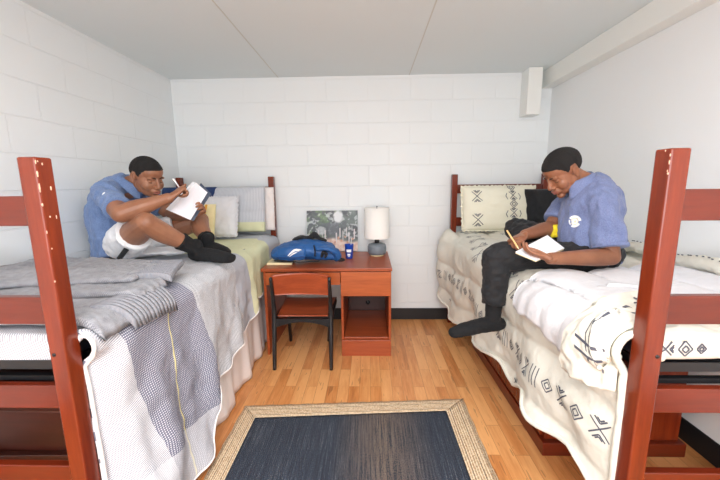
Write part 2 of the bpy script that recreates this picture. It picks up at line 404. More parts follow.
# ------------------------------------------------------------------ the room
XL, XR, YB, YF, H = -1.925, 1.743, 3.443, -2.3, 2.4526
def struct(o): o['kind'] = 'structure'; return o
struct(boxo('floor', 'floor', None, XL-.1, XR+.1, YF-.1, YB+.1, -.1, 0, bev=0))
struct(boxo('ceiling', 'ceiling', None, XL-.1, XR+.1, YF-.1, YB+.1, H, H+.1, bev=0))
struct(boxo('wall_left', 'wall_y', None, XL-.1, XL, YF-.1, YB+.1, 0, H, bev=0))
struct(boxo('wall_right', 'plaster', None, XR, XR+.1, YF-.1, YB+.1, 0, H, bev=0))
struct(boxo('wall_back', 'wall_x', None, XL, XR, YB, YB+.1, 0, H, bev=0))
bm = B()
wx0, wx1, wz0, wz1 = -1.1, 1.1, .75, 2.15
box(bm, XL, wx0, YF-.1, YF, 0, H); box(bm, wx1, XR, YF-.1, YF, 0, H); box(bm, wx0, wx1, YF-.1, YF, 0, wz0); box(bm, wx0, wx1, YF-.1, YF, wz1, H)
struct(obj('wall_front', bm, 'plaster'))
bm = B()
for x in (wx0, -.03, wx1-.06): box(bm, x, x+.06, YF-.08, YF-.03, wz0, wz1)
for z in (wz0, wz1-.06): box(bm, wx0, wx1, YF-.08, YF-.03, z, z+.06)
struct(obj('window_1', bm, 'beam'))
for i, x in enumerate((-.868, .39)):
    struct(boxo(f'trim_{i+1}', 'seam', None, x-.004, x+.004, YF, YB, H-.0025, H, bev=0))
struct(boxo('trim_3', 'beam', None, 1.64, XR, YF, YB, 2.305, H, bev=.004))
struct(boxo('trim_4', 'beam', None, 1.45, 1.575, 3.29, YB, 2.045, H, bev=.004))
struct(boxo('baseboard_back', 'blackrub', None, XL, XR, YB-.008, YB, 0, .125, bev=.003))
struct(boxo('baseboard_left', 'blackrub', None, XL, XL+.008, YF, YB-.01, 0, .125, bev=.003))
struct(boxo('baseboard_right', 'blackrub', None, XR-.008, XR, YF, YB-.01, 0, .125, bev=.003))
# ceiling light fitting (out of frame); rear one added for overhead light
for ly, lb in ((.5, 'flat white ceiling light above the near end of the rug'), (-1.3, 'second flat ceiling light, added out of view for more light from above')):
    lf = thing('ceiling_light', lb, 'ceiling light', (0, ly, H))
    bm = B(); box(bm, -.62, .62, ly-.28, ly-.25, H-.07, H); box(bm, -.62, .62, ly+.25, ly+.28, H-.07, H); box(bm, -.62, -.59, ly-.25, ly+.25, H-.07, H); box(bm, .59, .62, ly-.25, ly+.25, H-.07, H)
    obj('frame', bm, 'beam', lf)
    boxo('diffuser', 'glow', lf, -.59, .59, ly-.25, ly+.25, H-.05, H-.04, bev=0)
def area(name, loc, rot, sx, sy, power, col=(1, 1, 1)):
    d = bpy.data.lights.new(name, 'AREA'); d.shape = 'RECTANGLE'; d.size = sx; d.size_y = sy; d.energy = power; d.color = col
    o = bpy.data.objects.new(name, d); C.objects.link(o); o.location = loc; o.rotation_euler = rot; return o
area('window_daylight', (0, YF+.02, 1.45), (PI/2, 0, 0), 2.1, 1.35, 46, (.95, .975, 1))
area('ceiling_lamp_light', (0, .5, H-.08), (0, 0, 0), 1.15, .48, 14, (.985, .99, 1))
area('ceiling_lamp_light', (0, -1.3, H-.08), (0, 0, 0), 1.15, .48, 46, (.985, .99, 1))  # added lamp, spreads more light from above
# ------------------------------------------------------------------ beds
POST_W, YF0, YB1, HP = .054, .9495, 3.345, 1.513
def make_bed(side, xi, xo, label):
    """xi = aisle face of posts, xo = wall face (signed)"""
    t = thing('bunk_bed_frame', label, 'bed', ((xi+xo)/2, (YF0+YB1)/2, 0))
    sg = 1 if xo > xi else -1
    def xr(a, b): return (min(a, b), max(a, b))
    for (xa, ya) in ((xi, YF0), (xo-sg*POST_W, YF0), (xi, YB1), (xo-sg*POST_W, YB1)):
        a, b = xr(xa, xa+sg*POST_W)
        p = boxo('post', 'cherry', t, a, b, ya, ya+POST_W, 0, HP, bev=.005)
        if xa == xi and ya == YF0:
            for q in range(16 if side < 0 else 6):
                z = HP-.006-(abs(random.gauss(0, .16)) if side < 0 else .02*q*random.random())
                w = random.uniform(.0015, .003)
                bm = B(); ell(bm, (xi, ya+.002+(random.uniform(0, .04) if q % 3 == 0 else 0), z), (w*.5, w, random.uniform(.002, .007)), seg=8)
                obj('paint_chip', bm, 'chip', p, True)
        if ya == YF0:
            bm = B(); lathe(bm, (0, 0, 0), [(.0001, 0), (.006, 0), (.006, .002), (.0001, .002)], 12)
            bmesh.ops.transform(bm, matrix=Matrix.Translation((xa+sg*POST_W*.72 if xa == xi else xa+sg*POST_W/2, ya+.001, .915)) @ Matrix.Rotation(PI/2, 4, 'X'), verts=bm.verts)
            obj('bolt_hole', bm, 'metal_bk', p, True)
    a, b = xr(xi+sg*POST_W, xo-sg*POST_W)
    for z0, z1 in ((1.315, 1.403), (1.008, 1.095), (.72, .8), (.425, .508), (.13, .21)):
        boxo('end_rail', 'cherry_x', t, a, b, YF0+.016, YF0+.042, z0, z1, bev=.003)
    for z0, z1 in ((1.33, 1.415), (1.008, 1.095), (.72, .8), (.425, .508)):
        boxo('end_rail', 'cherry_x', t, a, b, YB1+.012, YB1+.038, z0, z1, bev=.003)
    for x in (xi+sg*.015, xo-sg*.04):
        a2, b2 = xr(x, x+sg*.025); boxo('side_rail', 'cherry', t, a2, b2, YF0+POST_W, YB1, .70, .79, bev=.003)
    bm = B(); a, b = xr(xi+sg*.042, xo-sg*.042)
    box(bm, a, a+.025, YF0+.06, YB1-.01, .84, .868); box(bm, b-.025, b, YF0+.06, YB1-.01, .84, .868); box(bm, a, b, YF0+.055, YF0+.075, .835, .866); box(bm, a, b, YF0+.055, YF0+.075, .795, .812)
    fr = obj('bed_base', bm, 'metal_bk', t)
    bm = B(); y = 1.03
    while y < 3.33:
        box(bm, a+.025, b-.025, y, y+.03, .85, .866); y += .135
    obj('slats', bm, 'metal_bk', fr)
    return t
bedL = make_bed(-1, -.9395, -1.915, 'cherry wood bunk bed frame on the left, chipped front post')
bedR = make_bed(1, .8074, 1.733, 'cherry wood bunk bed frame on the right, front post before the white wall')
def mattress(x0, x1, mat, label):
    bm = B(); box(bm, x0, x1, 1.015, 3.335, .873, .930)
    bmesh.ops.bevel(bm, geom=list(bm.edges), offset=.02, segments=3, affect='EDGES', profile=.5)
    return tag(obj('mattress', bm, mat, None, True), label, 'mattress')
mattress(-1.90, -.965, 'dark_m', 'dark mattress under the striped comforter on the left bed')
mattress(.835, 1.715, 'navy_m', 'navy blue mattress under the ivory patterned comforter on the right bed')
# ---- comforter surface
class Comf:
    def __init__(s, sg, xw, xe, r, z, hem, t0, t1, drop, lean, puff, seed):
        s.sg, s.xw, s.xe, s.r, s.z, s.hem, s.t0, s.t1, s.drop, s.lean, s.puff, s.seed = sg, xw, xe, r, z, hem, t0, t1, drop, lean, puff, seed
        s.wt = abs(xe-xw); s.arc = r*PI/2
    def total(s, t): return s.wt+s.arc+(s.z-s.r-interp(s.hem, t))
    def raw(s, t, q):
        sg = s.sg; over = max(0, s.t0-t)
        if q < s.wt: x = s.xw-sg*q; z = s.z; n = V((0, 0, 1)); d = 0
        elif q < s.wt+s.arc:
            a = (q-s.wt)/s.r; x = s.xe-sg*s.r*math.sin(a); z = s.z-s.r*(1-math.cos(a)); n = V((-sg*math.sin(a), 0, math.cos(a))); d = 0
        else:
            d = q-s.wt-s.arc; x = s.xe-sg*s.r; z = s.z-s.r-d; n = V((-sg, 0, 0))
        w = sstep(s.wt-.02, s.wt+.06, q)      # 0 on top, 1 on the drape
        y = t
        if over > 0:
            yt = s.t0-.022*math.sin(min(over/.05, 1)*PI/2); zt = z-max(0, over-.02)
            ys = s.t0-over*(.26 if s.sg > 0 else .18)
            y = yt*(1-w)+ys*w; z = zt*(1-w)+z*w
            nn = V((0, -1, 0)); k = sstep(0, .05, over)*(1-w); n = (n*(1-k)+nn*k).normalized()
        off = s.lean(t, d, q) + s.puff(t, q, d)
        ns = noise.fractal(V((t*5+s.seed, q*5, s.seed)), .8, 2, 3)
        kf = 1-sstep(1.0, 1.14, t)
        off += ns*(.008+.012*min(1, d/.3))
        off = off*(1-.75*kf)-(.030 if s.sg > 0 else .050)*kf*sstep(s.wt, s.wt+s.arc*.6, q)
        if s.wt < q < s.wt+s.arc: off += (.060 if s.sg > 0 else .064)*kf*math.sin((q-s.wt)/s.arc*PI)
        p = V((x, y, z))+n*off
        return p
    def pn(s, t, q):
        e = .004; p = s.raw(t, q); a = s.raw(t+e, q)-s.raw(t-e, q); b = s.raw(t, q+e)-s.raw(t, q-e)
        n = (a.cross(b)).normalized()
        if n.dot(V((-s.sg*.5, -.1, 1))) < 0: n = -n
        return p, n
def cyc(x): return x-math.floor(x)
# right comforter: puffed channels
hemR = [(.9, .34), (1.05, .35), (1.2, .40), (1.4, .37), (1.55, .41), (1.75, .33), (1.95, .375), (2.2, .33), (2.55, .28), (2.9, .235), (3.1, .29), (3.3, .33)]
def leanR(t, d, q):
    o = .10*math.exp(-((t-3.22)/.16)**2)*sstep(-.1, .2, d+(.1 if q > .9 else -.1)) if q > .8 else 0
    o += .035*sstep(0, .5, d)*math.sin(t*9+1.2)*(1 if q > .9 else 0)
    o += .0
    o -= .05*math.exp(-((t-2.12)/.14)**2)*(sstep(.75, .92, q)*(1-sstep(.1, .4, d)))   # sat on
    return o
def puffR(t, q, d):
    seam = (q-.62+.03*math.sin(t*6))/.27
    p = .034*abs(math.sin(PI*seam))**.5
    p *= .75+.25*abs(math.sin(PI*t/.42))**.4
    return p
cR = Comf(1, 1.722, .885, .105, .945, hemR, 1.03, 3.33, .06, leanR, puffR, 3.1)
def mot_x(a, b, s=.05):
    L = [[(a-s, b-s), (a+s, b+s)], [(a-s, b+s), (a+s, b-s)]]
    for k in (.35, .62): L += [[(a-s*k, b-s*1.25), (a, b-s*(1.25-k)), (a+s*k, b-s*1.25)], [(a-s*k, b+s*1.25), (a, b+s*(1.25-k)), (a+s*k, b+s*1.25)]]
    return L
def mot_d(a, b, s=.03):
    L = []
    for k in (1, .5): L.append([(a-s*k, b), (a, b-s*k), (a+s*k, b), (a, b+s*k), (a-s*k, b)])
    return L
def mot_bars(a, b, s=.05): return [[(a-.012, b-s), (a-.012, b+s)], [(a, b-s), (a, b+s)], [(a-.03, b+s*.4), (a+.03, b+s*.4)]]
def cR_extra(bm):
    st = []
    # diamond band along the drape
    t = 1.06; k = 0
    base = cR.wt+cR.arc
    while t < 3.28:
        q = base+.27+.02*math.sin(t*4)
        j = k % 5
        if j in (0, 2): st += mot_x(t, q, .032)
        elif j in (1, 3): st += mot_d(t, q, .030)
        else: st += [[(t-.02, q-.045), (t-.02, q+.045)], [(t, q-.045), (t, q+.045)], [(t+.02, q-.045), (t+.02, q+.045)]]
        t += .085; k += 1
    for t, q in ((3.2, .80), (3.06, .80), (2.90, .82), (2.74, .84), (2.56, .88), (1.72, .97), (1.86, .95), (2.4, .93), (3.0, .5), (2.6, .35)): st += mot_x(t, q, .042)
    for t in (1.66, 1.70, 1.95): st += mot_d(t, base+.02, .018)
    for t in (): st += [[(t, base-.02), (t+.012, base+.20)]]
    for t in (1.7, 2.35, 3.0): st += mot_bars(t, base+.46, .03)
    # row at the end under the rail
    for x in (.30, .52, .75): st += mot_d(.978, x, .022)+mot_d(.978, x-.05, .015)+mot_x(.978, x+.06, .020)
    st = [[(a, min(b, cR.total(a)-.012)) for a, b in s] for s in st]
    ribbons(bm, cR.pn, st, .0048, lift=.002)
tt = thing('comforter', 'ivory quilted comforter with charcoal diamond print draped over the right bed', 'comforter', (1.25, 2.1, .95))
T0, T1 = .945, 3.33
sheet('quilt', lambda a, b: cR.raw(T0+(T1-T0)*a, b*cR.total(T0+(T1-T0)*a)), 150, 110, ['ivory', 'ink'], tt, .012, extra=cR_extra)
# rolled hem
bm = B(); tube(bm, [cR.raw(T0+(T1-T0)*i/90, cR.total(T0+(T1-T0)*i/90)-.004) for i in range(91)], [.011]*91, k=1, seg=10)
tube(bm, [cR.raw(T0+.004, cR.wt*.98+(cR.total(T0)-cR.wt)*i/24) for i in range(25)], [.012]*25, k=2, seg=10)
obj('hem', bm, 'ivory', tt, True)
# left comforter
hemL = [(.9, .04), (1.35, .035), (1.5, .06), (1.62, .22), (1.68, .32), (1.8, .325), (2.07, .385), (2.37, .42), (2.6, .52), (3.3, .60)]
def leanL(t, d, q):
    o = (.02*math.sin(t*15+d*4)+.012*math.sin(t*31))*sstep(0, .5, d)
    o += .012*sstep(0, .3, d)+.055*sstep(.1, .8, d)*(1-sstep(1.6, 2.2, t))
    o -= .015*sstep(2.45, 2.6, t)*(1 if q > .9 else 0)
    return o
def puffL(t, q, d): return .010*math.sin(t*8+q*3)*math.sin(q*9)
cL = Comf(-1, -1.902, -.985, .095, .952, hemL, 1.03, 3.33, .14, leanL, puffL, 7.7)
ttl = thing('comforter', 'grey, navy and yellow-green striped comforter draped over the left bed', 'comforter', (-1.4, 2.1, .95))
T0L = .905
sheet('quilt', lambda a, b: cL.raw(T1+(T0L-T1)*a, b*cL.total(T1+(T0L-T1)*a)), 170, 110, ['comfL'], ttl, .01,
      uvf=lambda a, b: (T1+(T0L-T1)*a, b*cL.total(T1+(T0L-T1)*a)))
bm = B(); tube(bm, [cL.raw(T0L+(T1-T0L)*i/90, cL.total(T0L+(T1-T0L)*i/90)-.004) for i in range(91)], [.0055]*91, k=1, seg=8)
tube(bm, [cL.raw(T0L+.004, cL.wt+(cL.total(T0L)-cL.wt)*i/24) for i in range(25)], [.0065]*25, k=2, seg=8)
obj('piped_edge', bm, 'skirt', ttl, True)
# white bed skirt on the left bed
def skirt(a, b):
    t = 1.25+(3.3-1.25)*a; z = .78-.772*b
    x = -.932+.022*math.sin(t*17)*b+.008*math.sin(t*41+1)*b+.016*b+.03*b*(1-sstep(1.5, 2.3, t))-.02*sstep(2.5, 2.7, t)
    return (x, t, z)
tag(sheet('bed_skirt', lambda a, b: skirt(1-a, b), 120, 20, ['skirt'], None, .003), 'plain white bed skirt hanging to the floor under the striped comforter', 'bed skirt')
# ---- under-bed drawers
def drawer_unit(sg, x0, x1, label, rz=0):
    """x0 = aisle face"""
    a, b = min(x0, x1), max(x0, x1); piv = (x0, 1.6, 0)
    t = thing('underbed_dresser', label, 'drawer unit', ((a+b)/2, 2.2, 0))
    bm = B(); box(bm, a, b, 1.63, 2.78, .075, .475, rz, piv, .003); obj('cabinet_body', bm, 'cherry', t)
    bm = B(); box(bm, a-.02, b+.02, 1.6, 2.81, 0, .075, rz, piv, .004); obj('plinth', bm, 'cherry_x', t)
    for y0, y1 in ((1.645, 2.195), (2.21, 2.765)):
        xa, xb = (x0-.018*sg, x0) if sg > 0 else (x0, x0+.018)
        bm = B(); box(bm, min(xa, xb), max(xa, xb), y0, y1, .09, .46, rz, piv, .003); d = obj('drawer', bm, 'cherry', t)
    return t
drawer_unit(1, .925, 1.62, 'cherry wood drawer unit on the floor under the right bed')
du = drawer_unit(-1, -1.02, -1.66, 'cherry wood drawer unit under the left bed, seen between the rails')
tk = thing('shade_box', 'dark box added for the shade under the foot of the left bed', 'shade_box', (-1.45, 1.35, 0))  # added box, keeps the space under the bed as dark as shade
bm = B(); box(bm, -1.9, -1.03, 1.17, 1.55, 0, .56, bev=.006); obj('shade_box_body', bm, 'shade_box', tk)
bm = B(); box(bm, -1.905, -1.02, 1.155, 1.56, .565, .60, bev=.006); obj('shade_box_lid', bm, 'shade_box', tk)
bm = B(); box(bm, -1.9, -1.03, 1.14, 1.168, .36, .385, .03, bev=.004); obj('batten', bm, 'shade_box', tk)
# ------------------------------------------------------------------ bedding on the beds
def slabq(name, q, z0, th, mat, parent, nu=90, nv=70, rib=0, amp=.006, seed=0, zf=None, uvs=1.0):
    """soft folded layer over quad q (4 xy corners), rounded rim"""
    bm = B(); uvl = bm.loops.layers.uv.new('UVMap')
    q = [V((a, b, 0)) for a, b in q]
    def P(u, v, top):
        p = q[0]*(1-u)*(1-v)+q[1]*u*(1-v)+q[2]*u*v+q[3]*(1-u)*v
        e = min(u, 1-u, v, 1-v); L = .04
        rim = math.sqrt(max(0, 1-(1-min(1, e/L))**2))
        zb = z0+(zf(p.x, p.y) if zf else 0)
        n = noise.fractal(V((p.x*9+seed, p.y*9, seed)), .8, 2, 3)*amp
        jig = V((noise.noise(V((u*7, v*7, seed))), noise.noise(V((u*7+9, v*7, seed))), 0))*.012*(1 if e < .1 else 0)
        kn = .0055*abs(math.sin(PI*(p.x*.35+p.y)/.024))*(.6+.4*math.sin(p.x*160)) if mat == 'throw' else 0
        if rib: kn = .0032*abs(math.sin(PI*rib*v)); jig = jig*.3
        zz = zb+th/2+((th/2+n+kn)*rim if top else -th/2*rim)
        return p+jig+V((0, 0, zz))
    T = [[bm.verts.new(P(i/nu, j/nv, True)) for j in range(nv+1)] for i in range(nu+1)]
    K = [[T[i][j] if i in (0, nu) or j in (0, nv) else bm.verts.new(P(i/nu, j/nv, False)) for j in range(nv+1)] for i in range(nu+1)]
    for i in range(nu):
        for j in range(nv):
            uv = [(i/nu*uvs, j/nv*uvs), ((i+1)/nu*uvs, j/nv*uvs), ((i+1)/nu*uvs, (j+1)/nv*uvs), (i/nu*uvs, (j+1)/nv*uvs)]
            for f, vs, us in ((0, (T[i][j], T[i+1][j], T[i+1][j+1], T[i][j+1]), uv), (1, (K[i][j], K[i][j+1], K[i+1][j+1], K[i+1][j]), [uv[0], uv[3], uv[2], uv[1]])):
                try:
                    fc = bm.faces.new(vs); fc.smooth = True
                    for l, w in zip(fc.loops, us): l[uvl].uv = w
                except ValueError: pass
    bmesh.ops.recalc_face_normals(bm, faces=bm.faces)
    me = bpy.data.meshes.new(name); bm.to_mesh(me); bm.free()
    return link(name, me, mat, parent)
def edge_drop(x, y, xe=-.99, r=.12):
    return -(r-math.sqrt(max(0, r*r-min(r, max(0, x-xe))**2))) if x > xe else 0
th = thing('throw_blanket', 'grey knitted throw folded in layers across the foot of the left bed', 'blanket', (-1.3, 1.4, .98))
slabq('lower_fold', [(-1.89, 1.06), (-.885, 1.035), (-.895, 1.36), (-1.89, 1.70)], .968, .024, 'throw', th, seed=1, zf=edge_drop, amp=.010)
slabq('middle_fold', [(-1.89, 1.16), (-.93, 1.28), (-.925, 1.47), (-1.89, 1.84)], .990, .022, 'throw', th, seed=2, zf=edge_drop, amp=.010)
slabq('upper_fold', [(-1.89, 1.24), (-1.03, 1.40), (-1.09, 1.75), (-1.89, 1.88)], 1.012, .024, 'throw', th, seed=3, amp=.012)
for q, z, sd in (([(-1.02, 1.13), (-.875, 1.17), (-.870, 1.44), (-1.00, 1.45)], .972, 5), ([(-1.10, 1.43), (-.915, 1.49), (-1.00, 1.76), (-1.17, 1.75)], 1.006, 6)):
    slabq('ribbed_end', q, z, .030, 'rib', th, 24, 150, 13, .003, sd, zf=edge_drop)
# white blanket on the right bed, over the comforter and down its side
def wb(a, b):
    # a along bed, b from wall towards aisle then down
    t = 1.03+(1.80-1.03)*a+.20*(1-a)*sstep(.62, 1, b)-.17*b*a; q = .0+b*(cR.wt+cR.arc+.055+.012*math.sin(a*9)-.03*a)
    t += .03*math.sin(b*8)*(1 if a > .5 else -.3)
    p, n = cR.pn(max(t, 1.0), q)
    fold = .004*math.sin(a*26)*sstep(.75, 1, b)
    return p+n*(.024+fold)
tag(sheet('white_blanket', lambda a, b: wb(a, b), 60, 70, ['white_cl'], None, .014), 'soft white blanket laid over the foot of the right bed, edge hanging at the side', 'blanket')
# corner of the comforter turned back over the white blanket beside the post
def flap(t, q):
    a = (t-1.0)/.22; p, n = cR.pn(max(t, .96), q)
    f = .014*math.sin(t*62+q*5+2*noise.noise(V((t*6, q*6, 2))))*(.5+.5*math.sin(q*9+1))+.026*noise.fractal(V((t*11, q*9, 5)), .8, 2, 3)
    h = (.036+f)*sstep(0, .25, a)*(1-.55*sstep(.85, 1, a))+.010
    return p+n*h
def flapq(a, b):
    q = .50+.58*b; w = .235*(1-.25*sstep(.5, 1, b))+.022*math.sin(q*17)+.006*math.sin(q*31)
    return 1.0+w*a, q
def flap_pn(t, q):
    e = .004; p = flap(t, q); n = (flap(t+e, q)-flap(t-e, q)).cross(flap(t, q+e)-flap(t, q-e)).normalized(); return p, (n if n.dot(V((-.5, -.1, 1))) > 0 else -n)
st = [[(1.055, .84), (1.05, 1.03)], [(1.075, .84), (1.07, 1.03)], [(1.02, .955), (1.115, .965)], [(1.02, .975), (1.115, .985)]]
st += mot_x(1.13, .76, .03)+mot_d(1.14, .66, .018)
def flap_extra(bm): ribbons(bm, flap_pn, st, .005, .0025)
sheet('turned_back_corner', lambda a, b: flap(*flapq(a, b)), 70, 80, ['ivory', 'ink'], tt, .008, extra=flap_extra)
# comforter ridge along the right wall
bm = B(); tube(bm, [V((1.665, 1.02+.1*i, .985+.02*math.sin(i*1.3)+.035*math.exp(-((1.02+.1*i-1.9)/.3)**2))) for i in range(14)], [(.05, .035+.006*math.sin(i*2.1)) for i in range(14)], side=(1, 0, 0), k=4, seg=14)
rdg = obj('rumpled_ridge', wrinkle(fuse(bm, .008, 3), .01, 14, 5), 'ivory', tt, True)
bm = B(); random.seed(3)
for i in range(46):
    y = 1.05+i*.027; p = V((1.64+random.uniform(-.008, .008), y, 1.022+.02*math.sin((y-1.02)*13)+.035*math.exp(-((y-1.9)/.3)**2)))
    ell(bm, p, (.004, .007, .003), seg=6)
obj('tassel_trim', bm, 'ink', rdg, True)
# pillows ------------------------------------------------------------
def pillow(name, c, w, h, th, rx, rz, mat, label, frill=0, cat='pillow', ry=0, extra=None, sag=.0, parent=None, seed=0, nu=36, exp=.42):
    """upright cushion: width along local x, height along local z, thickness along local y (front = -y)"""
    M4 = Matrix.Translation(V(c)) @ Matrix.Rotation(rz, 4, 'Z') @ Matrix.Rotation(rx, 4, 'X') @ Matrix.Rotation(ry, 4, 'Y')
    def P(u, v, s):
        a, b = u*2-1, v*2-1
        e = max(0, (1-a*a))**exp*max(0, (1-b*b))**exp
        pin = 1-.045*(abs(a)**2)*(1-abs(b)**2)-.0; pin2 = 1-.045*(abs(b)**2)*(1-abs(a)**2)
        n = noise.fractal(V((a*2.2+seed, b*2.2, seed*1.3)), .9, 2, 3)*.012*min(1, e*3)
        return M4 @ V((a*w/2*pin2, s*(th/2*e+n), b*h/2*pin+sag*a*a))
    bm = B(); uvl = bm.loops.layers.uv.new('UVMap'); nv = nu
    T = [[bm.verts.new(P(i/nu, j/nv, -1)) for j in range(nv+1)] for i in range(nu+1)]
    K = [[T[i][j] if i in (0, nu) or j in (0, nv) else bm.verts.new(P(i/nu, j/nv, 1)) for j in range(nv+1)] for i in range(nu+1)]
    for i in range(nu):
        for j in range(nv):
            ids = ((i, j), (i+1, j), (i+1, j+1), (i, j+1)); uv = [(p/nu*w, q/nv*h) for p, q in ids]
            for A, od in ((T, 1), (K, -1)):
                try:
                    f = bm.faces.new([A[p][q] for p, q in ids[::od]]); f.smooth = True
                    for l, w_ in zip(f.loops, uv[::od]): l[uvl].uv = w_
                except ValueError: pass
    bmesh.ops.recalc_face_normals(bm, faces=bm.faces)
    def fn(a, b):
        u, v = min(max(a/w, .001), .999), min(max(b/h, .001), .999); p = P(u, v, -1)
        n = (P(min(u+.01, 1), v, -1)-P(max(u-.01, 0), v, -1)).cross(P(u, min(v+.01, 1), -1)-P(u, max(v-.01, 0), -1)).normalized()
        if n.dot(M4.to_3x3() @ V((0, -1, 0))) < 0: n = -n
        return p, n
    if extra: ribbons(bm, fn, extra, .006, .002, 1, .01)
    me = bpy.data.meshes.new(name); bm.to_mesh(me); bm.free()
    t = thing(name, label, cat, c)
    link('pillow_body', me, mat if isinstance(mat, list) else [mat], t)
    if frill:
        bm = B(); pts = []
        per = [(u, 0) for u in np.linspace(0, 1, 40)]+[(1, v) for v in np.linspace(0, 1, 28)[1:]]+[(u, 1) for u in np.linspace(1, 0, 40)[1:]]+[(0, v) for v in np.linspace(1, 0, 28)[1:]]
        rows = []
        for k, (u, v) in enumerate(per):
            a, b = u*2-1, v*2-1; p = P(u, v, -1)
            wv = math.sin(k*1.9)*.010
            d = M4.to_3x3() @ V((a if abs(a) > .97 else a*.3, 0, b if abs(b) > .97 else b*.3)).normalized()
            ny = M4.to_3x3() @ V((0, 1, 0))
            fl = frill*(1+.25*math.sin(k*2.7))
            p = p-d*.012
            rows.append([bm.verts.new(p-ny*.004), bm.verts.new(p+d*fl+ny*(wv-.004)), bm.verts.new(p+d*fl+ny*(wv+.004)), bm.verts.new(p+ny*.004)])
        for r0, r1 in zip(rows, rows[1:]):
            for j in range(4): bm.faces.new((r0[j], r1[j], r1[(j+1) % 4], r0[(j+1) % 4]))
        bm.faces.new(rows[0]); bm.faces.new(rows[-1][::-1])
        obj('ruffled_edge', bm, mat[0] if isinstance(mat, list) else mat, t, True)
    return t
st = []
for b in (.09, .31): st += mot_x(.12, b, .045)
for k, b in enumerate((.07, .15, .23, .31, .39)): st += (mot_x(.44, b, .034) if k % 2 else mot_d(.44, b, .036))
for b in (.11, .27): st += [[(.385, b), (.37, b+.03), (.385, b+.06)], [(.495, b), (.51, b+.03), (.495, b+.06)]]
pillow('pillow', (1.205, 3.18, 1.195), .68, .41, .18, -.22, .02, ['cream', 'ink'], 'cream ruffled pillow with charcoal cross print leaning on the right headboard', .022, extra=st, seed=2)
pillow('pillow', (1.57, 3.12, 1.16), .30, .42, .14, -.15, -.1, 'blackcl', 'plain black pillow standing behind the man on the right bed', 0, seed=4)
pillow('cloth', at(556, 231, 1.95), .075, .075, .05, -.2, .3, 'yellow', 'small bright yellow cloth tucked at the waist of the man on the right bed', 0, 'cloth', seed=5, nu=16)
pillow('pillow', (-1.29, 3.20, 1.205), .60, .43, .15, -.14, 0, ['sham'], 'grey striped pillow with pale green lower band against left headboard', 0, seed=6)
pillow('pillow', (-1.03, 3.30, 1.20), .20, .42, .06, -.06, 0, ['skirt'], 'white pillow showing beside the right-hand post of the left headboard', .01, seed=7)
pillow('pillow', (-1.385, 2.99, 1.155), .40, .36, .13, -.28, .04, ['white_cl'], 'white fringed square pillow in front of the grey striped pillow', .018, seed=8)
pillow('pillow', (-1.50, 2.86, 1.12), .34, .32, .12, -.34, .06, ['paleyel'], 'pale yellow pillow with an orange stripe, in front of the white one', 0, seed=9)
pillow('pillow', (-1.70, 3.16, 1.24), .52, .36, .16, -.12, .1, ['navy'], 'navy blue pillow in the wall corner behind the man on the left bed', 0, seed=10)
ob = bpy.data.objects
py = [o for o in ob if o.get('label', '').startswith('pale yellow pillow')][0]
bm = B(); tube(bm, [V((-1.375, 2.83, 1.27)), V((-1.37, 2.76, 1.14)), V((-1.345, 2.785, 1.0))], [(.010, .004)]*3, side=(1, 0, 0), k=6, seg=8); obj('orange_stripe', bm, 'orange', py, True)
# ------------------------------------------------------------------ desk
dk = thing('desk', 'cherry wood desk against the back wall between the two beds', 'desk', (-.35, 2.95, 0))
DX0, DX1, DY0, DY1 = -.885, .182, 2.646, 3.335
bm = B(); box(bm, DX0, DX1, DY0, DY1, .733, .76, bev=.004); obj('desk_top', bm, 'cherry_d', dk)
boxo('side_panel', 'cherry_d', dk, DX0+.012, DX0+.034, DY0+.02, DY1-.02, 0, .733)
px0, px1 = -.238, DX1-.006
boxo('side_panel', 'cherry_d', dk, px0, px0+.02, DY0+.022, DY1-.02, .14, .733)
boxo('side_panel', 'cherry_d', dk, px1-.02, px1, DY0+.022, DY1-.02, .14, .733)
boxo('plinth', 'cherry_d', dk, px0, px1, DY0+.004, DY1-.02, 0, .14, bev=.003)
boxo('shelf', 'cherry_d', dk, px0+.021, px1-.021, DY0+.03, DY1-.04, .141, .158)
bpn = boxo('back_panel', 'shade_box', dk, px0+.021, px1-.021, DY1-.035, DY1-.021, .159, .732)
bm = lathe(B(), (0, 0, 0), [(.0001, 0), (.022, 0), (.022, .003), (.0001, .003)], 24); bmesh.ops.transform(bm, matrix=Matrix.Translation((-.02, DY1-.036, .24)) @ Matrix.Rotation(PI/2, 4, 'X'), verts=bm.verts); obj('cable_grommet', bm, 'black', bpn, True)
boxo('drawer', 'cherry_l', dk, px0+.003, px1-.003, DY0+.003, DY0+.021, .525, .728, bev=.002)
bm = B(); box(bm, px0+.022, px1-.022, DY0+.022, DY1-.06, .530, .545); obj('drawer_box', bm, 'cherry', dk)
boxo('drawer', 'cherry_l', dk, DX0+.036, px0-.003, DY0+.012, DY0+.030, .618, .722, bev=.002)
bm = B(); box(bm, DX0+.04, px0-.004, DY0+.031, DY1-.12, .622, .634); obj('drawer_box', bm, 'cherry', dk)
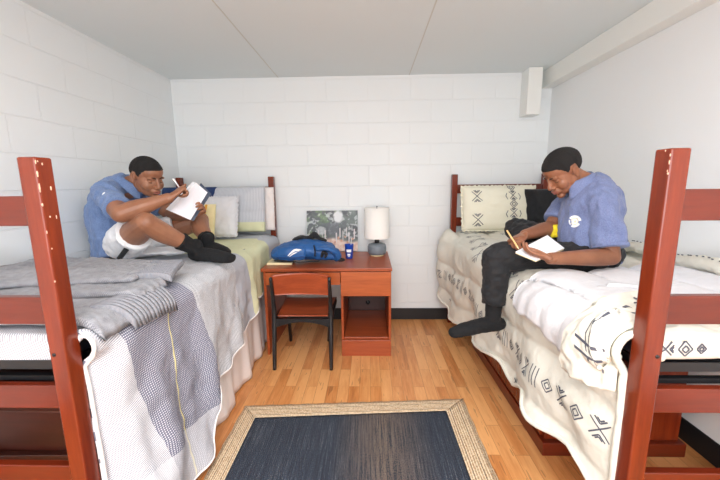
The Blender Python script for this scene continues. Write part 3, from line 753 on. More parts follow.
# power cord loop in the compartment
# ------------------------------------------------------------------ chair
ch = thing('chair', 'black-framed chair with cherry wood seat and backrest, pushed in at desk', 'chair', (-.53, 2.65, 0))
def xr2(s): return -.527+s*.2225
for s in (-1, 1):
    x = xr2(s)
    bm = B(); tube(bm, [V((x, 2.435, .0)), V((x, 2.47, .22)), V((x, 2.505, .42)), V((x, 2.495, .55)), V((x, 2.455, .735))], [(.019, .014), (.020, .018), (.021, .020), (.018, .016), (.015, .012)], side=(0, 1, 0), k=6, seg=12, round_=False)
    obj('rear_leg', bm, 'black', ch, True)
    bm = B(); fx = -.735 if s < 0 else -.382
    tube(bm, [V((fx, 2.93, .0)), V((fx*.6+x*.4, 2.90, .40))], [(.017, .014), (.02, .017)], side=(0, 1, 0), k=1, seg=12, round_=False)
    obj('front_leg', bm, 'black', ch, True)
    bm = B(); tube(bm, [V((x, 2.50, .37)), V((x, 2.70, .385)), V((x, 2.91, .395))], [(.028, .010), (.022, .010), (.026, .010)], side=(0, 0, 1), k=4, seg=10, round_=False)
    obj('side_rail', bm, 'black', ch, True)
def apron(y, nm):
    bm = B(); n = 16; top, bot = [], []
    for i in range(n+1):
        a = i/n*2-1; x = -.527+a*.212; zb = .325+.045*(1-a*a); zt = .395
        top.append((x, zt)); bot.append((x, zb))
    vs = []
    for yy in (y, y+.018):
        vs.append([bm.verts.new((x, yy, z)) for x, z in top]); vs.append([bm.verts.new((x, yy, z)) for x, z in bot])
    for i in range(n):
        bm.faces.new((vs[0][i], vs[0][i+1], vs[1][i+1], vs[1][i])); bm.faces.new((vs[2][i], vs[2][i+1], vs[3][i+1], vs[3][i]))
        bm.faces.new((vs[0][i], vs[0][i+1], vs[2][i+1], vs[2][i])); bm.faces.new((vs[1][i], vs[1][i+1], vs[3][i+1], vs[3][i]))
    bm.faces.new((vs[0][0], vs[1][0], vs[3][0], vs[2][0])); bm.faces.new((vs[0][n], vs[1][n], vs[3][n], vs[2][n]))
    obj(nm, bm, 'black', ch)
apron(2.485, 'rear_apron'); apron(2.895, 'front_apron')
def seatf(a, b):
    u = a*2-1; w = .195+.03*b; x = -.527+u*w; y = 2.525+.425*b-.02*u*u*(1-b)
    z = .425-.016*(1-u*u)*(1-abs(b-.4))+.012*b-.03*max(0, b-.85)/.15*.6
    return (x, y, z)
sheet('seat', seatf, 28, 28, ['cherry_c'], ch, .014)
def backf(a, b):
    u = a*2-1; x = -.527+u*.222; d = .045*(1-u*u)
    y = 2.502-.012+d*.9-.03*b+.005; z = .585+.165*b+.016*(1-u*u)*(b-.3)
    return (x, y+.014, z)
sheet('backrest', backf, 28, 14, ['cherry_c'], ch, -.011)
for s in (-1, 1):
    for z, y in ((.62, 2.470), (.70, 2.452)): obj('screw', ell(B(), (xr2(s), y, z), (.006, .003, .006), seg=10), 'metal_bk', ch, True)
# ------------------------------------------------------------------ on the desk
# lamp
lp = thing('table_lamp', 'table lamp with white drum shade and round grey base on desk', 'lamp', (.072, 3.15, .76))
c = (.072, 3.15, .76)
obj('base', lathe(B(), c, [(.060, .012), (.074, .015), (.086, .030), (.089, .055), (.088, .085), (.080, .108), (.050, .118), (.024, .121)], 40), 'lampb', lp, True)
obj('foot', lathe(B(), c, [(.062, .0005), (.064, .001), (.064, .012), (.06, .0125)], 32), 'bookp', lp, True)
obj('neck', lathe(B(), c, [(.023, .12), (.023, .150), (.014, .154), (.012, .20)], 20), 'black', lp, True)
bm = B(); pr = [(.118, .170), (.116, .452), (.113, .452), (.115, .170), (.118, .170)]
lathe(bm, c, pr, 48, cap=False); obj('lamp_shade', bm, 'lampsh', lp, True)
bm = B(); tube(bm, [V((c[0]-.117, c[1], c[2]+.43)), V((c[0]+.117, c[1], c[2]+.43))], [.002, .002], k=1, seg=6); tube(bm, [V((c[0], c[1], c[2]+.19)), V((c[0], c[1], c[2]+.462))], [.003, .003], k=1, seg=6)
ell(bm, (c[0], c[1], c[2]+.462), (.006, .006, .006), seg=10); obj('harp', bm, 'metal_bk', lp, True)
# tumbler
cu = thing('tumbler', 'royal blue plastic tumbler with white label standing on the desk', 'cup', (-.185, 3.03, .76))
cc = (-.185, 3.03, .76)
obj('cup_body', lathe(B(), cc, [(.030, 0), (.032, .002), (.041, .128), (.042, .130), (.0395, .130), (.031, .006), (.001, .005)], 32), 'cupb', cu, True)
bm = B(); n = 8
for z0, z1, a0, a1 in ((.062, .088, -2.2, -1.0), (.03, .048, -2.0, -1.2), (.02, .026, -1.9, -1.3)):
    rr = lambda z: .0325+.0092*z/.128+.0006
    A = [[bm.verts.new((cc[0]+rr(z)*math.cos(a0+(a1-a0)*i/n), cc[1]+rr(z)*math.sin(a0+(a1-a0)*i/n), cc[2]+z)) for i in range(n+1)] for z in (z0, z1)]
    for i in range(n): bm.faces.new((A[0][i], A[0][i+1], A[1][i+1], A[1][i]))
obj('label_print', bm, 'whitepl', cu, True)
bm = B(); tube(bm, [V((-.175, 3.04, .78)), V((-.165, 3.05, .94))], [.003, .003], k=1, seg=8); obj('straw', bm, 'whitepl', cu, True)
# picture: a canvas print of a cheering crowd under trees, painted per face
bm = B(); NU, NV = 96, 76; W_, H_ = .515, .41
cl = bm.loops.layers.float_color.new('Col')
pv = [[bm.verts.new((i/NU*W_, 0, j/NV*H_)) for j in range(NV+1)] for i in range(NU+1)]
rnd = random.Random(5)
heads = [(.27, .12, .045), (.33, .20, .03), (.55, .14, .03), (.62, .25, .04), (.68, .18, .035), (.75, .27, .03), (.80, .14, .04), (.9, .22, .035), (.2, .2, .03)]
def pcol(u, v):
    n1 = noise.fractal(V((u*5, v*5, 1.3)), .8, 2, 4); n2 = noise.fractal(V((u*14, v*12, 4.3)), .8, 2, 3)
    c = V((98, 106, 110))+V((26, 30, 30))*n1
    g = sstep(-.05, .25, n1+n2*.5)*(1 if v > .35 and u < .66 else .2); c = c.lerp(V((116, 140, 108))+V((40, 46, 36))*n2, g*.8)
    c = c.lerp(V((206, 212, 216)), sstep(.18, .42, n2-.3*n1)*(.75 if v > .3 else 0))
    c = c.lerp(V((222, 228, 232)), 1-sstep(.012, .035, (u-.62)**2*3+(v-.85)**2+n2*.012))
    c = c.lerp(V((204, 210, 214)), (1-sstep(.008, .024, (u-.28)**2*2+(v-.5)**2*1.5+n2*.01))*.8)
    c = c.lerp(V((104, 108, 116)), sstep(.38, .44, u)*(1-sstep(.60, .66, u))*sstep(.26, .34, v)*(1-sstep(.66, .74, v))*.8)
    c = c.lerp(V((232, 206, 194))+V((24, 36, 40))*n2, (1-sstep(.22, .32, v+.05*math.sin(u*9)))*sstep(.18, .26, u))
    for hx, hz, r in heads:
        if ((u-hx)*1.25)**2+(v-hz-.08)**2 < r*r*.6: c = V((206, 160, 140))
        if abs(u-hx-.03) < .008 and hz+.08 < v < hz+.32: c = V((228, 222, 224))
    return c
pc_ = {(v_.co.x, v_.co.z): lin([min(255, max(0, x)) for x in pcol(v_.co.x/W_, v_.co.z/H_)]) for row_ in pv for v_ in row_}
for i in range(NU):
    for j in range(NV):
        f = bm.faces.new((pv[i][j], pv[i+1][j], pv[i+1][j+1], pv[i][j+1])); 
        for l in f.loops: l[cl] = pc_[(l.vert.co.x, l.vert.co.z)]
me = bpy.data.meshes.new('picture_print'); bm.to_mesh(me); bm.free()
m = NT('printed_picture'); vc = m.n('ShaderNodeVertexColor'); vc.layer_name = 'Col'; m.l(vc.outputs[0], m.b.inputs['Base Color']); m.b.inputs['Roughness'].default_value = .5
pc = thing('canvas_picture', 'unframed picture of a crowd under trees leaning on the wall behind desk', 'picture', (-.375, 3.37, .76))
o = link('picture_print', me, m.m, pc); tilt = Matrix.Translation((-.632, 3.363, .7615)) @ Matrix.Rotation(-.10, 4, 'X')
me.transform(tilt)
bm = B(); box(bm, 0, W_, .0008, .018, 0, H_); bmesh.ops.transform(bm, matrix=tilt, verts=bm.verts); obj('canvas_edge', bm, 'lampb', pc)
# book under backpack
bk = thing('book', 'thin cream paperback lying on the desk under the blue backpack', 'book', (-.80, 2.86, .76))
boxo('cover', 'bookp', bk, -.872, -.66, 2.76, 2.94, .7615, .782, rz=.06)
# backpack lying on its back/side
bp = thing('backpack', 'blue and black backpack with white emblem lying on the desk', 'backpack', (-.55, 2.88, .76))
bm = B(); tube(bm, [V((-.80, 2.86, .845)), V((-.72, 2.865, .862)), V((-.58, 2.88, .876)), V((-.44, 2.89, .872)), V((-.36, 2.895, .862))], [(.115, .052), (.145, .072), (.155, .086), (.145, .082), (.12, .07)], side=(0, 1, 0), k=5, seg=24)
for v in bm.verts: v.co.z = max(v.co.z, .787)
bm = wrinkle(fuse(bm, .006, 3), .008, 16, 2)
bag = obj('bag_body', bm, 'bag', bp, True)
bm = B(); tube(bm, [V((-.745, 2.74, .86)), V((-.66, 2.73, .868)), V((-.55, 2.735, .868))], [(.05, .024), (.062, .034), (.055, .03)], side=(0, 0, 1), k=5, seg=16)
obj('front_pocket', wrinkle(fuse(bm, .005, 3), .004, 20, 4), 'bag', bp, True)
bm = B(); tube(bm, [V((-.43, 2.76, .90)), V((-.36, 2.76, .905)), V((-.29, 2.79, .87)), V((-.27, 2.80, .83)), V((-.28, 2.82, .80))], [(.03, .02), (.045, .025), (.05, .03), (.04, .03), (.03, .02)], side=(0, 1, 0), k=5, seg=14)
tube(bm, [V((-.44, 2.83, .84)), V((-.34, 2.83, .83)), V((-.27, 2.85, .815))], [(.06, .05), (.055, .045), (.035, .028)], side=(0, 1, 0), k=4, seg=16)
obj('top_flap', wrinkle(fuse(bm, .005, 2), .006, 22, 6), 'bag', bp, True)
bm = B()
tube(bm, [V((-.66, 2.90, .955)), V((-.60, 2.91, .975)), V((-.53, 2.92, .968)), V((-.49, 2.91, .99)), V((-.47, 2.90, 1.0)), V((-.44, 2.90, .968)), V((-.38, 2.9, .945))], [(.03, .014), (.036, .018), (.034, .020), (.04, .028), (.036, .024), (.034, .018), (.022, .012)], side=(0, 1, 0), k=5, seg=12)
obj('shoulder_strap', wrinkle(fuse(bm, .004, 2), .004, 26, 1), 'blackcl', bp, True)
bm = B(); tube(bm, [V((-.455, 2.74, .845)), V((-.45, 2.735, .88)), V((-.46, 2.745, .93))], [(.006, .004)]*3, side=(1, 0, 0), k=4, seg=8)
tube(bm, [V((-.40, 2.765, .835)), V((-.385, 2.755, .87)), V((-.36, 2.76, .855)), V((-.37, 2.76, .83))], [.012, .016, .014, .01], k=4, seg=10)
tube(bm, [V((-.29, 2.80, .795)), V((-.24, 2.79, .79)), V((-.215, 2.80, .798)), V((-.24, 2.82, .803))], [(.014, .008)]*4, side=(0, 1, 0), k=4, seg=10)
tube(bm, [V((-.80, 2.755, .80)), V((-.6, 2.735, .793)), V((-.42, 2.75, .80))], [.005]*3, k=5, seg=8)
obj('webbing', bm, 'blackcl', bp, True)
bm = B(); tube(bm, [V((-.765, 2.72, .835)), V((-.70, 2.697, .84)), V((-.62, 2.697, .838)), V((-.53, 2.71, .845))], [.0035]*4, k=5, seg=6); obj('zipper', bm, 'bag_d', bp, True)
# winged white emblem: crescent of three feathers
bm = B()
def feather(p0, p1, w, bow):
    a, b = V(p0), V(p1); n = 10; top, bot = [], []
    for i in range(n+1):
        t = i/n; p = a.lerp(b, t)+V((0, 0, bow*math.sin(PI*t))); ww = w*math.sin(PI*min(1, t*.9+.1))
        top.append(bm.verts.new(p+V((0, 0, ww)))); bot.append(bm.verts.new(p-V((0, 0, ww))))
    for i in range(n): bm.faces.new((top[i], top[i+1], bot[i+1], bot[i]))
feather((-.668, 2.689, .855), (-.565, 2.70, .905), .010, .018)
feather((-.655, 2.688, .848), (-.59, 2.70, .882), .006, .008)
feather((-.60, 2.699, .895), (-.545, 2.712, .893), .009, .006)
r = bmesh.ops.extrude_face_region(bm, geom=list(bm.faces)); bmesh.ops.translate(bm, vec=(0, .03, 0), verts=[g for g in r['geom'] if isinstance(g, bmesh.types.BMVert)])
obj('emblem', bm, 'whitepl', bp)
# ------------------------------------------------------------------ rug
rg = thing('rug', 'navy braided rug with a wide natural jute border on the wood floor', 'rug', (-.1, .9, 0))
o4 = [V((-.828, -.25, 0)), V((.617, -.25, 0)), V((.619, 2.075, 0)), V((-.821, 1.987, 0))]
i4 = [V((-.712, -.12, 0)), V((.497, -.12, 0)), V((.478, 1.942, 0)), V((-.713, 1.863, 0))]
bm = B(); uvl = bm.loops.layers.uv.new('UVMap')
def ring(pts, z): return [bm.verts.new((p.x, p.y, z)) for p in pts]
for k in range(4):
    a, b, c2, d = o4[k], o4[(k+1) % 4], i4[(k+1) % 4], i4[k]; n = 60; m_ = 6; g = []
    for i in range(n+1):
        row = []
        for j in range(m_+1):
            p = a.lerp(b, i/n).lerp(d.lerp(c2, i/n), j/m_)
            if j == 0: p = p+(a-d).normalized()*.004*math.sin(i*1.3+k)
            row.append(bm.verts.new((p.x, p.y, .004 if j == 0 else .0115+.001*math.sin(i*.7+j))))
        g.append(row)
    L = (b-a).length
    for i in range(n):
        for j in range(m_):
            f = bm.faces.new((g[i][j], g[i+1][j], g[i+1][j+1], g[i][j+1])); f.smooth = True
            for l, (p, q) in zip(f.loops, ((i, j), (i+1, j), (i+1, j+1), (i, j+1))): l[uvl].uv = (q/m_*.125, p/n*L)
bmesh.ops.remove_doubles(bm, verts=bm.verts, dist=.0005)
low = bmesh.ops.extrude_face_region(bm, geom=list(bm.faces)); 
for g_ in low['geom']:
    if isinstance(g_, bmesh.types.BMVert): g_.co.z = .001
obj('jute_border', bm, 'jute', rg, True)
bm = B(); n, m_ = 60, 80
g = [[bm.verts.new(tuple(i4[0].lerp(i4[1], i/n).lerp(i4[3].lerp(i4[2], i/n), j/m_)+V((0, 0, .0125+.0012*noise.noise(V((i*.4, j*.3, 0))))))) for j in range(m_+1)] for i in range(n+1)]
for i in range(n):
    for j in range(m_): bm.faces.new((g[i][j], g[i+1][j], g[i+1][j+1], g[i][j+1])).smooth = True
low = bmesh.ops.extrude_face_region(bm, geom=list(bm.faces))
for g_ in low['geom']:
    if isinstance(g_, bmesh.types.BMVert): g_.co.z = .001
obj('woven_centre', bm, 'navyrug', rg, True)
#PEOPLE#
# ------------------------------------------------------------------ people
def unit(v): return V(v).normalized()
def hand(bm, W, d, n, thumb, curl, sc=1.0, spread=.0, thumb_c=(.5, .4), tdir=None):
    """palm + five fingers; d along the hand, n out of the palm, thumb = +1/-1 side (d x n)"""
    d = unit(d); n = unit(V(n)-d*V(n).dot(d)); L = d.cross(n)*thumb
    tube(bm, [W-d*.02, W+d*.02*sc, W+d*.055*sc, W+d*.088*sc], [(.024*sc, .019*sc), (.030*sc, .017*sc), (.040*sc, .015*sc), (.039*sc, .012*sc)], side=L, k=3, seg=14)
    for i, (off, ln, r) in enumerate(((.031, .070, .0088), (.0105, .078, .0092), (-.0105, .072, .0088), (-.030, .056, .0078))):
        c = curl[i] if isinstance(curl[0], (tuple, list)) else curl
        p = W+d*(.082-.004*abs(i-1.2))*sc+L*off*sc; a = 0; pts = [p-d*.02*sc, p]; dirn = d
        base = (d+L*spread*off*20).normalized()
        for sl, ca in zip((.46, .30, .24), c):
            a += ca; dirn = base*math.cos(a)+n*math.sin(a); p = p+dirn*ln*sl*sc*1.05; pts.append(p)
        tube(bm, pts, [r*1.05*sc, r*1.05*sc, r*1.0*sc, r*.95*sc, r*.82*sc], k=3, seg=10)
    b = W+d*.022*sc+L*.022*sc
    t1 = unit(tdir) if tdir is not None else (d*.62+L*.62+n*.45).normalized()
    ax = (d-t1*t1.dot(d)).normalized()
    p1 = b+t1*.040*sc; t2 = (t1*math.cos(thumb_c[0])+ax*math.sin(thumb_c[0])).normalized(); p2 = p1+t2*.032*sc
    t3 = (t1*math.cos(thumb_c[0]+thumb_c[1])+ax*math.sin(thumb_c[0]+thumb_c[1])).normalized(); p3 = p2+t3*.024*sc
    tube(bm, [b-t1*.012, b, p1, p2, p3], [.015*sc, .0155*sc, .0115*sc, .0105*sc, .0088*sc], k=3, seg=10)
def head_shapes(bm, M4):
    b = B()
    ell(b, (-.012, 0, .034), (.094, .076, .084), seg=28)
    ell(b, (.040, 0, .048), (.053, .062, .056)); ell(b, (.028, 0, -.012), (.064, .067, .076)); ell(b, (.034, 0, -.062), (.055, .055, .048))
    ell(b, (.078, 0, -.098), (.020, .024, .017))
    for s in (-1, 1):
        ell(b, (.008, s*.043, -.044), (.036, .024, .046)); ell(b, (.054, s*.036, -.030), (.032, .029, .034))
        ell(b, (.079, s*.026, .021), (.014, .028, .009)); ell(b, (.098, s*.0135, -.033), (.012, .009, .0085))
        Er = Matrix.Rotation(-s*.42, 3, 'Z') @ Matrix.Rotation(-.18, 3, 'Y'); ec = V((-.010, s*.079, -.001))
        ell(b, ec, (.012, .0045, .024), Er, 14)
        tube(b, [ec+Er @ V((.012*math.cos(a)*(1 if a < 3.6 else .8)-.001, s*.0045, .0265*math.sin(a)+.001)) for a in (-.25, .5, 1.2, 1.9, 2.7, 3.5, 4.2, 4.7)], [.0040, .0046, .0050, .0050, .0046, .0042, .0045, .0058], k=3, seg=8)
        ell(b, ec+Er @ V((.010, s*.001, -.006)), (.005, .005, .007), Er, 8)
    tube(b, [V((.088, 0, .016)), V((.100, 0, -.008)), V((.110, 0, -.026))], [(.0085, .010), (.009, .012), (.0135, .013)], side=(0, 1, 0), k=3, seg=12)
    ell(b, (.080, 0, -.060), (.024, .030, .024)); ell(b, (.1005, 0, -.0545), (.009, .022, .0060), seg=14); ell(b, (.099, 0, -.0685), (.009, .019, .0070), seg=14)
    bmesh.ops.transform(b, matrix=M4, verts=b.verts); me = bpy.data.meshes.new('t'); b.to_mesh(me); b.free(); bm.from_mesh(me); bpy.data.meshes.remove(me)
def head_finish(bm, M4):
    inv = M4.inverted(); R3 = M4.to_3x3()
    for v in bm.verts:
        p = inv @ v.co
        if p.x < .02 or abs(p.z) > .09 or abs(p.y) > .07 or p.length > .16:
            continue
        q = V((0, 0, 0))
        for s in (-1, 1):
            e = ((p.y-s*.031)/.019)**2+((p.z-.003)/.012)**2
            q.x -= .0085*math.exp(-e)
            e = ((p.y-s*.0135)/.005)**2+((p.z+.0405)/.003)**2+((p.x-.100)/.01)**2; q.z += .003*math.exp(-e)
        e = (p.z+.0615)**2/.0016**2; q.x -= .0035*math.exp(-e)*math.exp(-(p.y/.024)**2)*(1 if p.x > .085 else 0)
        v.co += R3 @ q
def head_parts(root, M4, lid, skinm, hair_t, fade, smile=0):
    def add(nm, b, mat):
        bmesh.ops.transform(b, matrix=M4, verts=b.verts); return obj(nm, b, mat, root, True)
    for s in (-1, 1):
        b = B(); ell(b, (.0690, s*.031, .001), (.0125, .0125, .0125), seg=16); e = add('eye', b, 'eyew')
        b = B(); ell(b, (.0778, s*.031, -.003), (.0046, .0052, .0052), seg=12); bmesh.ops.transform(b, matrix=M4, verts=b.verts); obj('iris', b, 'iris', e, True)
        b = B(); bmesh.ops.create_uvsphere(b, u_segments=20, v_segments=14, radius=1, matrix=Matrix.Translation((.0690, s*.031, .001)) @ Matrix.Rotation(lid, 4, 'Y') @ Matrix.Diagonal((.0140, .0148, .0140, 1)))
        q = Matrix.Rotation(lid, 3, 'Y') @ V((0, 0, 1))
        dele = [f for f in b.faces if (f.calc_center_median()-V((.0690, s*.031, .001))).dot(q) < 0]
        bmesh.ops.delete(b, geom=dele, context='FACES'); add('eyelid', b, skinm)
        b = B(); tube(b, [V((.0812, s*.019, -.0015-lid*.004)), V((.0832, s*.031, -.0035-lid*.005)), V((.0770, s*.0435, -.0015-lid*.004))], [.0011, .0014, .0008], k=4, seg=6); add('eyelash', b, 'brow')
        b = B(); tube(b, [V((.0935, s*.012, .0215)), V((.0920, s*.028, .0275)), V((.0760, s*.049, .0205))], [(.0012, .0030), (.0016, .0040), (.001, .002)], side=(1, 0, 0), k=4, seg=8); add('eyebrow', b, 'brow')
    b = B(); tube(b, [V((.0985, -.021, -.058+smile)), V((.1065, -.010, -.0555)), V((.1082, 0, -.0565)), V((.1065, .010, -.0555)), V((.0985, .021, -.058+smile))], [(.0025, .002), (.0035, .0042), (.0035, .0038), (.0035, .0042), (.0025, .002)], side=(1, 0, 0), k=4, seg=8)
    tube(b, [V((.0980, -.018, -.0645+smile*.7)), V((.1050, 0, -.0685)), V((.0980, .018, -.0645+smile*.7))], [(.003, .003), (.0045, .0058), (.003, .003)], side=(1, 0, 0), k=6, seg=8)
    add('lips', b, 'lip1')
    # hair: one shell hugging the skull, cut along the hairline
    E = [((-.012, 0, .034), (.094, .076, .084)), ((.040, 0, .048), (.053, .062, .056)), ((.0, 0, -.01), (.07, .066, .074))]
    O = V((-.005, 0, .03)); b = B(); nu, nv = 120, 80; rows = []
    def dist(d):
        m_ = 0
        for c, r in E:
            o = O-V(c); A = sum((d[i]/r[i])**2 for i in range(3)); Bq = sum(o[i]*d[i]/r[i]**2 for i in range(3)); Cq = sum((o[i]/r[i])**2 for i in range(3))-1
            D = Bq*Bq-A*Cq
            if D > 0: m_ = max(m_, (-Bq+math.sqrt(D))/A)
        return m_
    def line(x, y):      # hairline height by position
        return interp([(-.10, .0), (-.07, -.030), (-.045, -.012), (-.030, .034), (-.004, .036), (.008, .020), (.020, .012), (.030, .030), (.045, .050), (.062, .064), (.09, .070)], x)
    for j in range(nv+1):
        th_ = PI*.80*j/nv; row = []
        for i in range(nu):
            ph = 2*PI*i/nu; d = V((math.sin(th_)*math.cos(ph), math.sin(th_)*math.sin(ph), math.cos(th_))); r = dist(d); p = O+d*r
            h = p.z-line(p.x, p.y)
            t = -.0035-.012*sstep(.004, .016, -h)+(.0045+(hair_t-.001)*sstep(.0, .070, h))*sstep(-.003, .003, h)
            t += (random.random()-.5)*.0016*(1 if h > .002 else 0)
            row.append(b.verts.new(O+d*(r+t)))
        rows.append(row)
    for r0, r1 in zip(rows, rows[1:]):
        for i in range(nu): b.faces.new((r0[i], r0[(i+1) % nu], r1[(i+1) % nu], r1[i]))
    b.faces.new(rows[-1]); bmesh.ops.remove_doubles(b, verts=b.verts, dist=.00005)
    add('hair', b, 'hair')
def headM(c, az, pitch, roll=0, s=1.0):
    return Matrix.Translation(V(c)) @ Matrix.Rotation(math.radians(az), 4, 'Z') @ Matrix.Rotation(math.radians(pitch), 4, 'Y') @ Matrix.Rotation(math.radians(roll), 4, 'X') @ Matrix.Scale(s, 4)
def foot(bm, ank, toe, up, w=.043, hl=.055):
    ank, toe = V(ank), V(toe); d = (toe-ank).normalized(); up = (V(up)-d*V(up).dot(d)).normalized(); s = d.cross(up); L = (toe-ank).length
    tube(bm, [ank-d*hl*.7-up*.036, ank-d*.01-up*.030, ank+d*L*.35-up*.026, ank+d*L*.72-up*.034, ank+d*(L-.022)-up*.038], [(.034, .038), (.038, .044), (.042, .042), (w, .036), (w*.84, .027)], side=s, k=4, seg=16)
    tube(bm, [ank+up*.03, ank-up*.015, ank-up*.035], [.040, .039, .036], k=3, seg=14)
def collar(root, base, axis, fwd, r, h, mat, gap=.5, tilt=.35):
    """turned-down shirt collar: open ring flaring outwards"""
    axis = unit(axis); fwd = (V(fwd)-axis*V(fwd).dot(axis)).normalized(); s = axis.cross(fwd)
    def fn(a, b):
        ang = gap+(2*PI-2*gap)*a; d = fwd*math.cos(ang)+s*math.sin(ang)
        front = math.exp(-((min(a, 1-a))/.14)**2)
        if b < .4: t = b/.4; rr = r+.003*t; z = h*t
        else: t = (b-.4)/.6; rr = r+.003+tilt*h*t*1.3; z = h-t*h*(1.05+.8*front)
        return V(base)+d*rr+axis*z+fwd*(.018*front*t if b >= .4 else 0)
    return sheet('collar', fn, 40, 12, [mat], root, .003)
# ---- man on the left bed
random.seed(11)
A = at
p1 = thing('person', 'man in blue chambray shirt and white shorts writing on left bed, knees up', 'person', (-1.62, 2.2, .96))
hipN, hipF = V((-1.60, 2.10, 1.05)), V((-1.60, 2.33, 1.05))
knN, anN, toN = V((-1.262, 1.87, 1.225)), V((-1.090, 2.07, 1.030)), V((-.825, 1.975, 1.028))
knF, anF, toF = A(200, 220, 2.42), V((-1.095, 2.23, 1.045)), V((-.93, 2.17, 1.025))
shN, shF = V((-1.625, 2.06, 1.395)), V((-1.64, 2.40, 1.40))
elN, wrN = A(121, 214, 1.86), A(169, 198, 2.0)
elF, wrF = V((-1.43, 2.40, 1.235)), A(192, 215, 2.26)
H1 = headM((-1.440, 2.195, 1.487), -22, 20, 4, 1.06)
b = B()
tube(b, [V((-1.68, 2.215, 1.06)), V((-1.71, 2.22, 1.18)), V((-1.71, 2.225, 1.30)), V((-1.67, 2.225, 1.38)), V((-1.60, 2.225, 1.43))], [(.13, .10), (.12, .09), (.13, .10), (.12, .08), (.07, .06)], side=(0, 1, 0), k=4)
tube(b, [V((-1.61, 2.225, 1.41)), V((-1.56, 2.22, 1.445)), H1 @ V((-.022, 0, -.045)), H1 @ V((-.015, 0, .0))], [.064, .059, .056, .05], k=4, seg=20)
for s_, e_, w_ in ((shN, elN, wrN), (shF, elF, wrF)):
    m1, m2 = s_.lerp(e_, .5), e_.lerp(w_, .3)
    tube(b, [s_, m1, e_], [.047, .056, .050], k=4); tube(b, [e_, m2, e_.lerp(w_, .7), w_], [.050, .053, .038, (.031, .026)], k=4)
for h_, k_, a_ in ((hipN, knN, anN), (hipF, knF, anF)):
    tube(b, [h_, h_.lerp(k_, .5), k_], [.085, .082, .060], k=4)
    cf = k_.lerp(a_, .32)+(h_-k_).normalized()*.014; tube(b, [k_, cf, k_.lerp(a_, .7), a_], [.058, .060, .044, .036], k=4)
for a_, t_ in ((anN, toN), (anF, toF)): tube(b, [a_, a_-V((0, 0, .02)), a_.lerp(t_, .5)-V((0, 0, .030)), a_.lerp(t_, .8)-V((0, 0, .035))], [.026, .024, .018, .012], k=3)
# right hand closed round a pen, left hand holding the pad
fdir = unit((wrN-elN))
hN = unit(fdir*.45+V((.06, .25, .34)))
hand(b, wrN+fdir*.012, hN, V((.6, .75, -.2)), 1, (1.35, 1.45, .9), 1.05, thumb_c=(.3, .3), tdir=hN*.75+V((.1, .5, .1)))
dF = unit(A(207, 205.5, 2.245)-A(194, 214, 2.25))
hand(b, A(193.5, 214, 2.25), dF, V((-.1, -1, .1)), -1, (.9, .95, 1.0), .95, spread=.05)
head_shapes(b, H1)
b = fuse(b, .0033, 3, .5); head_finish(b, H1)
me = bpy.data.meshes.new('body'); b.to_mesh(me); b.free(); body1 = link('body', me, 'skin1', p1, True)
head_parts(p1, H1, .55, 'skin1', .007, .35)
# shirt
b = B()
tube(b, [V((-1.680, 2.205, .975)), V((-1.70, 2.215, 1.08)), V((-1.712, 2.22, 1.22)), V((-1.705, 2.225, 1.32)), V((-1.665, 2.225, 1.40)), V((-1.580, 2.222, 1.450))], [(.180, .155), (.174, .144), (.170, .132), (.172, .130), (.138, .098), (.072, .066)], side=(0, 1, 0), k=5, seg=28, round_=False)
for s_, e_ in ((shN, elN), (shF, elF)):
    mid = V((-1.66, 2.225, 1.38)); cf = s_.lerp(e_, .74)
    tube(b, [mid.lerp(s_, .45), s_, s_.lerp(e_, .4), cf], [.074, .070, .069, .068], k=4, seg=20, round_=False)
    ell(b, s_+V((-.005, 0, -.01)), (.070, .068, .066))
sh = wrinkle(wrinkle(fuse(b, .006, 5), .014, 7, 2.2), .013, 9, 5, True, (1.3, 1.3, .6))
shirt1 = obj('shirt', sh, 'shirt1', p1, True)
for s_, e_ in ((shN, elN), (shF, elF)):
    cf = s_.lerp(e_, .745); d_ = (e_-s_).normalized(); bb = B(); tube(bb, [cf-d_*.012, cf+d_*.010], [.0710, .070], k=1, seg=28, round_=False); obj('sleeve_cuff', fuse(bb, .005, 1), 'shirt1', shirt1, True)
def ray_on(o, u, v, Y=1.9):
    q = A(u, v, Y); d = (q-V((0, 0, CAM['h']))).normalized(); bpy.context.view_layer.update(); mw = o.matrix_world.inverted()
    ok, loc, nrm, _ = o.ray_cast(mw @ (q-d*.8), mw.to_3x3() @ d)
    return (o.matrix_world @ loc, o.matrix_world.to_3x3() @ nrm) if ok else (q, -d)
ep, en = ray_on(shirt1, 103.5, 193.5)
bb = B(); ell(bb, ep, (.011, .011, .003), en.to_track_quat('Z', 'Y').to_matrix(), 12); obj('sleeve_emblem', bb, 'whitepl', shirt1, True)
c1 = collar(shirt1, V((-1.565, 2.221, 1.430)), V((.55, 0, .83)), V((.83, -.1, -.55)), .064, .042, 'shirt1', .30, .42)
for k in range(3):
    bb = B(); ell(bb, V((-1.535-.012*k, 2.20, 1.375-.055*k)), (.004, .006, .006), seg=8); obj('button', bb, 'whitepl', shirt1, True)
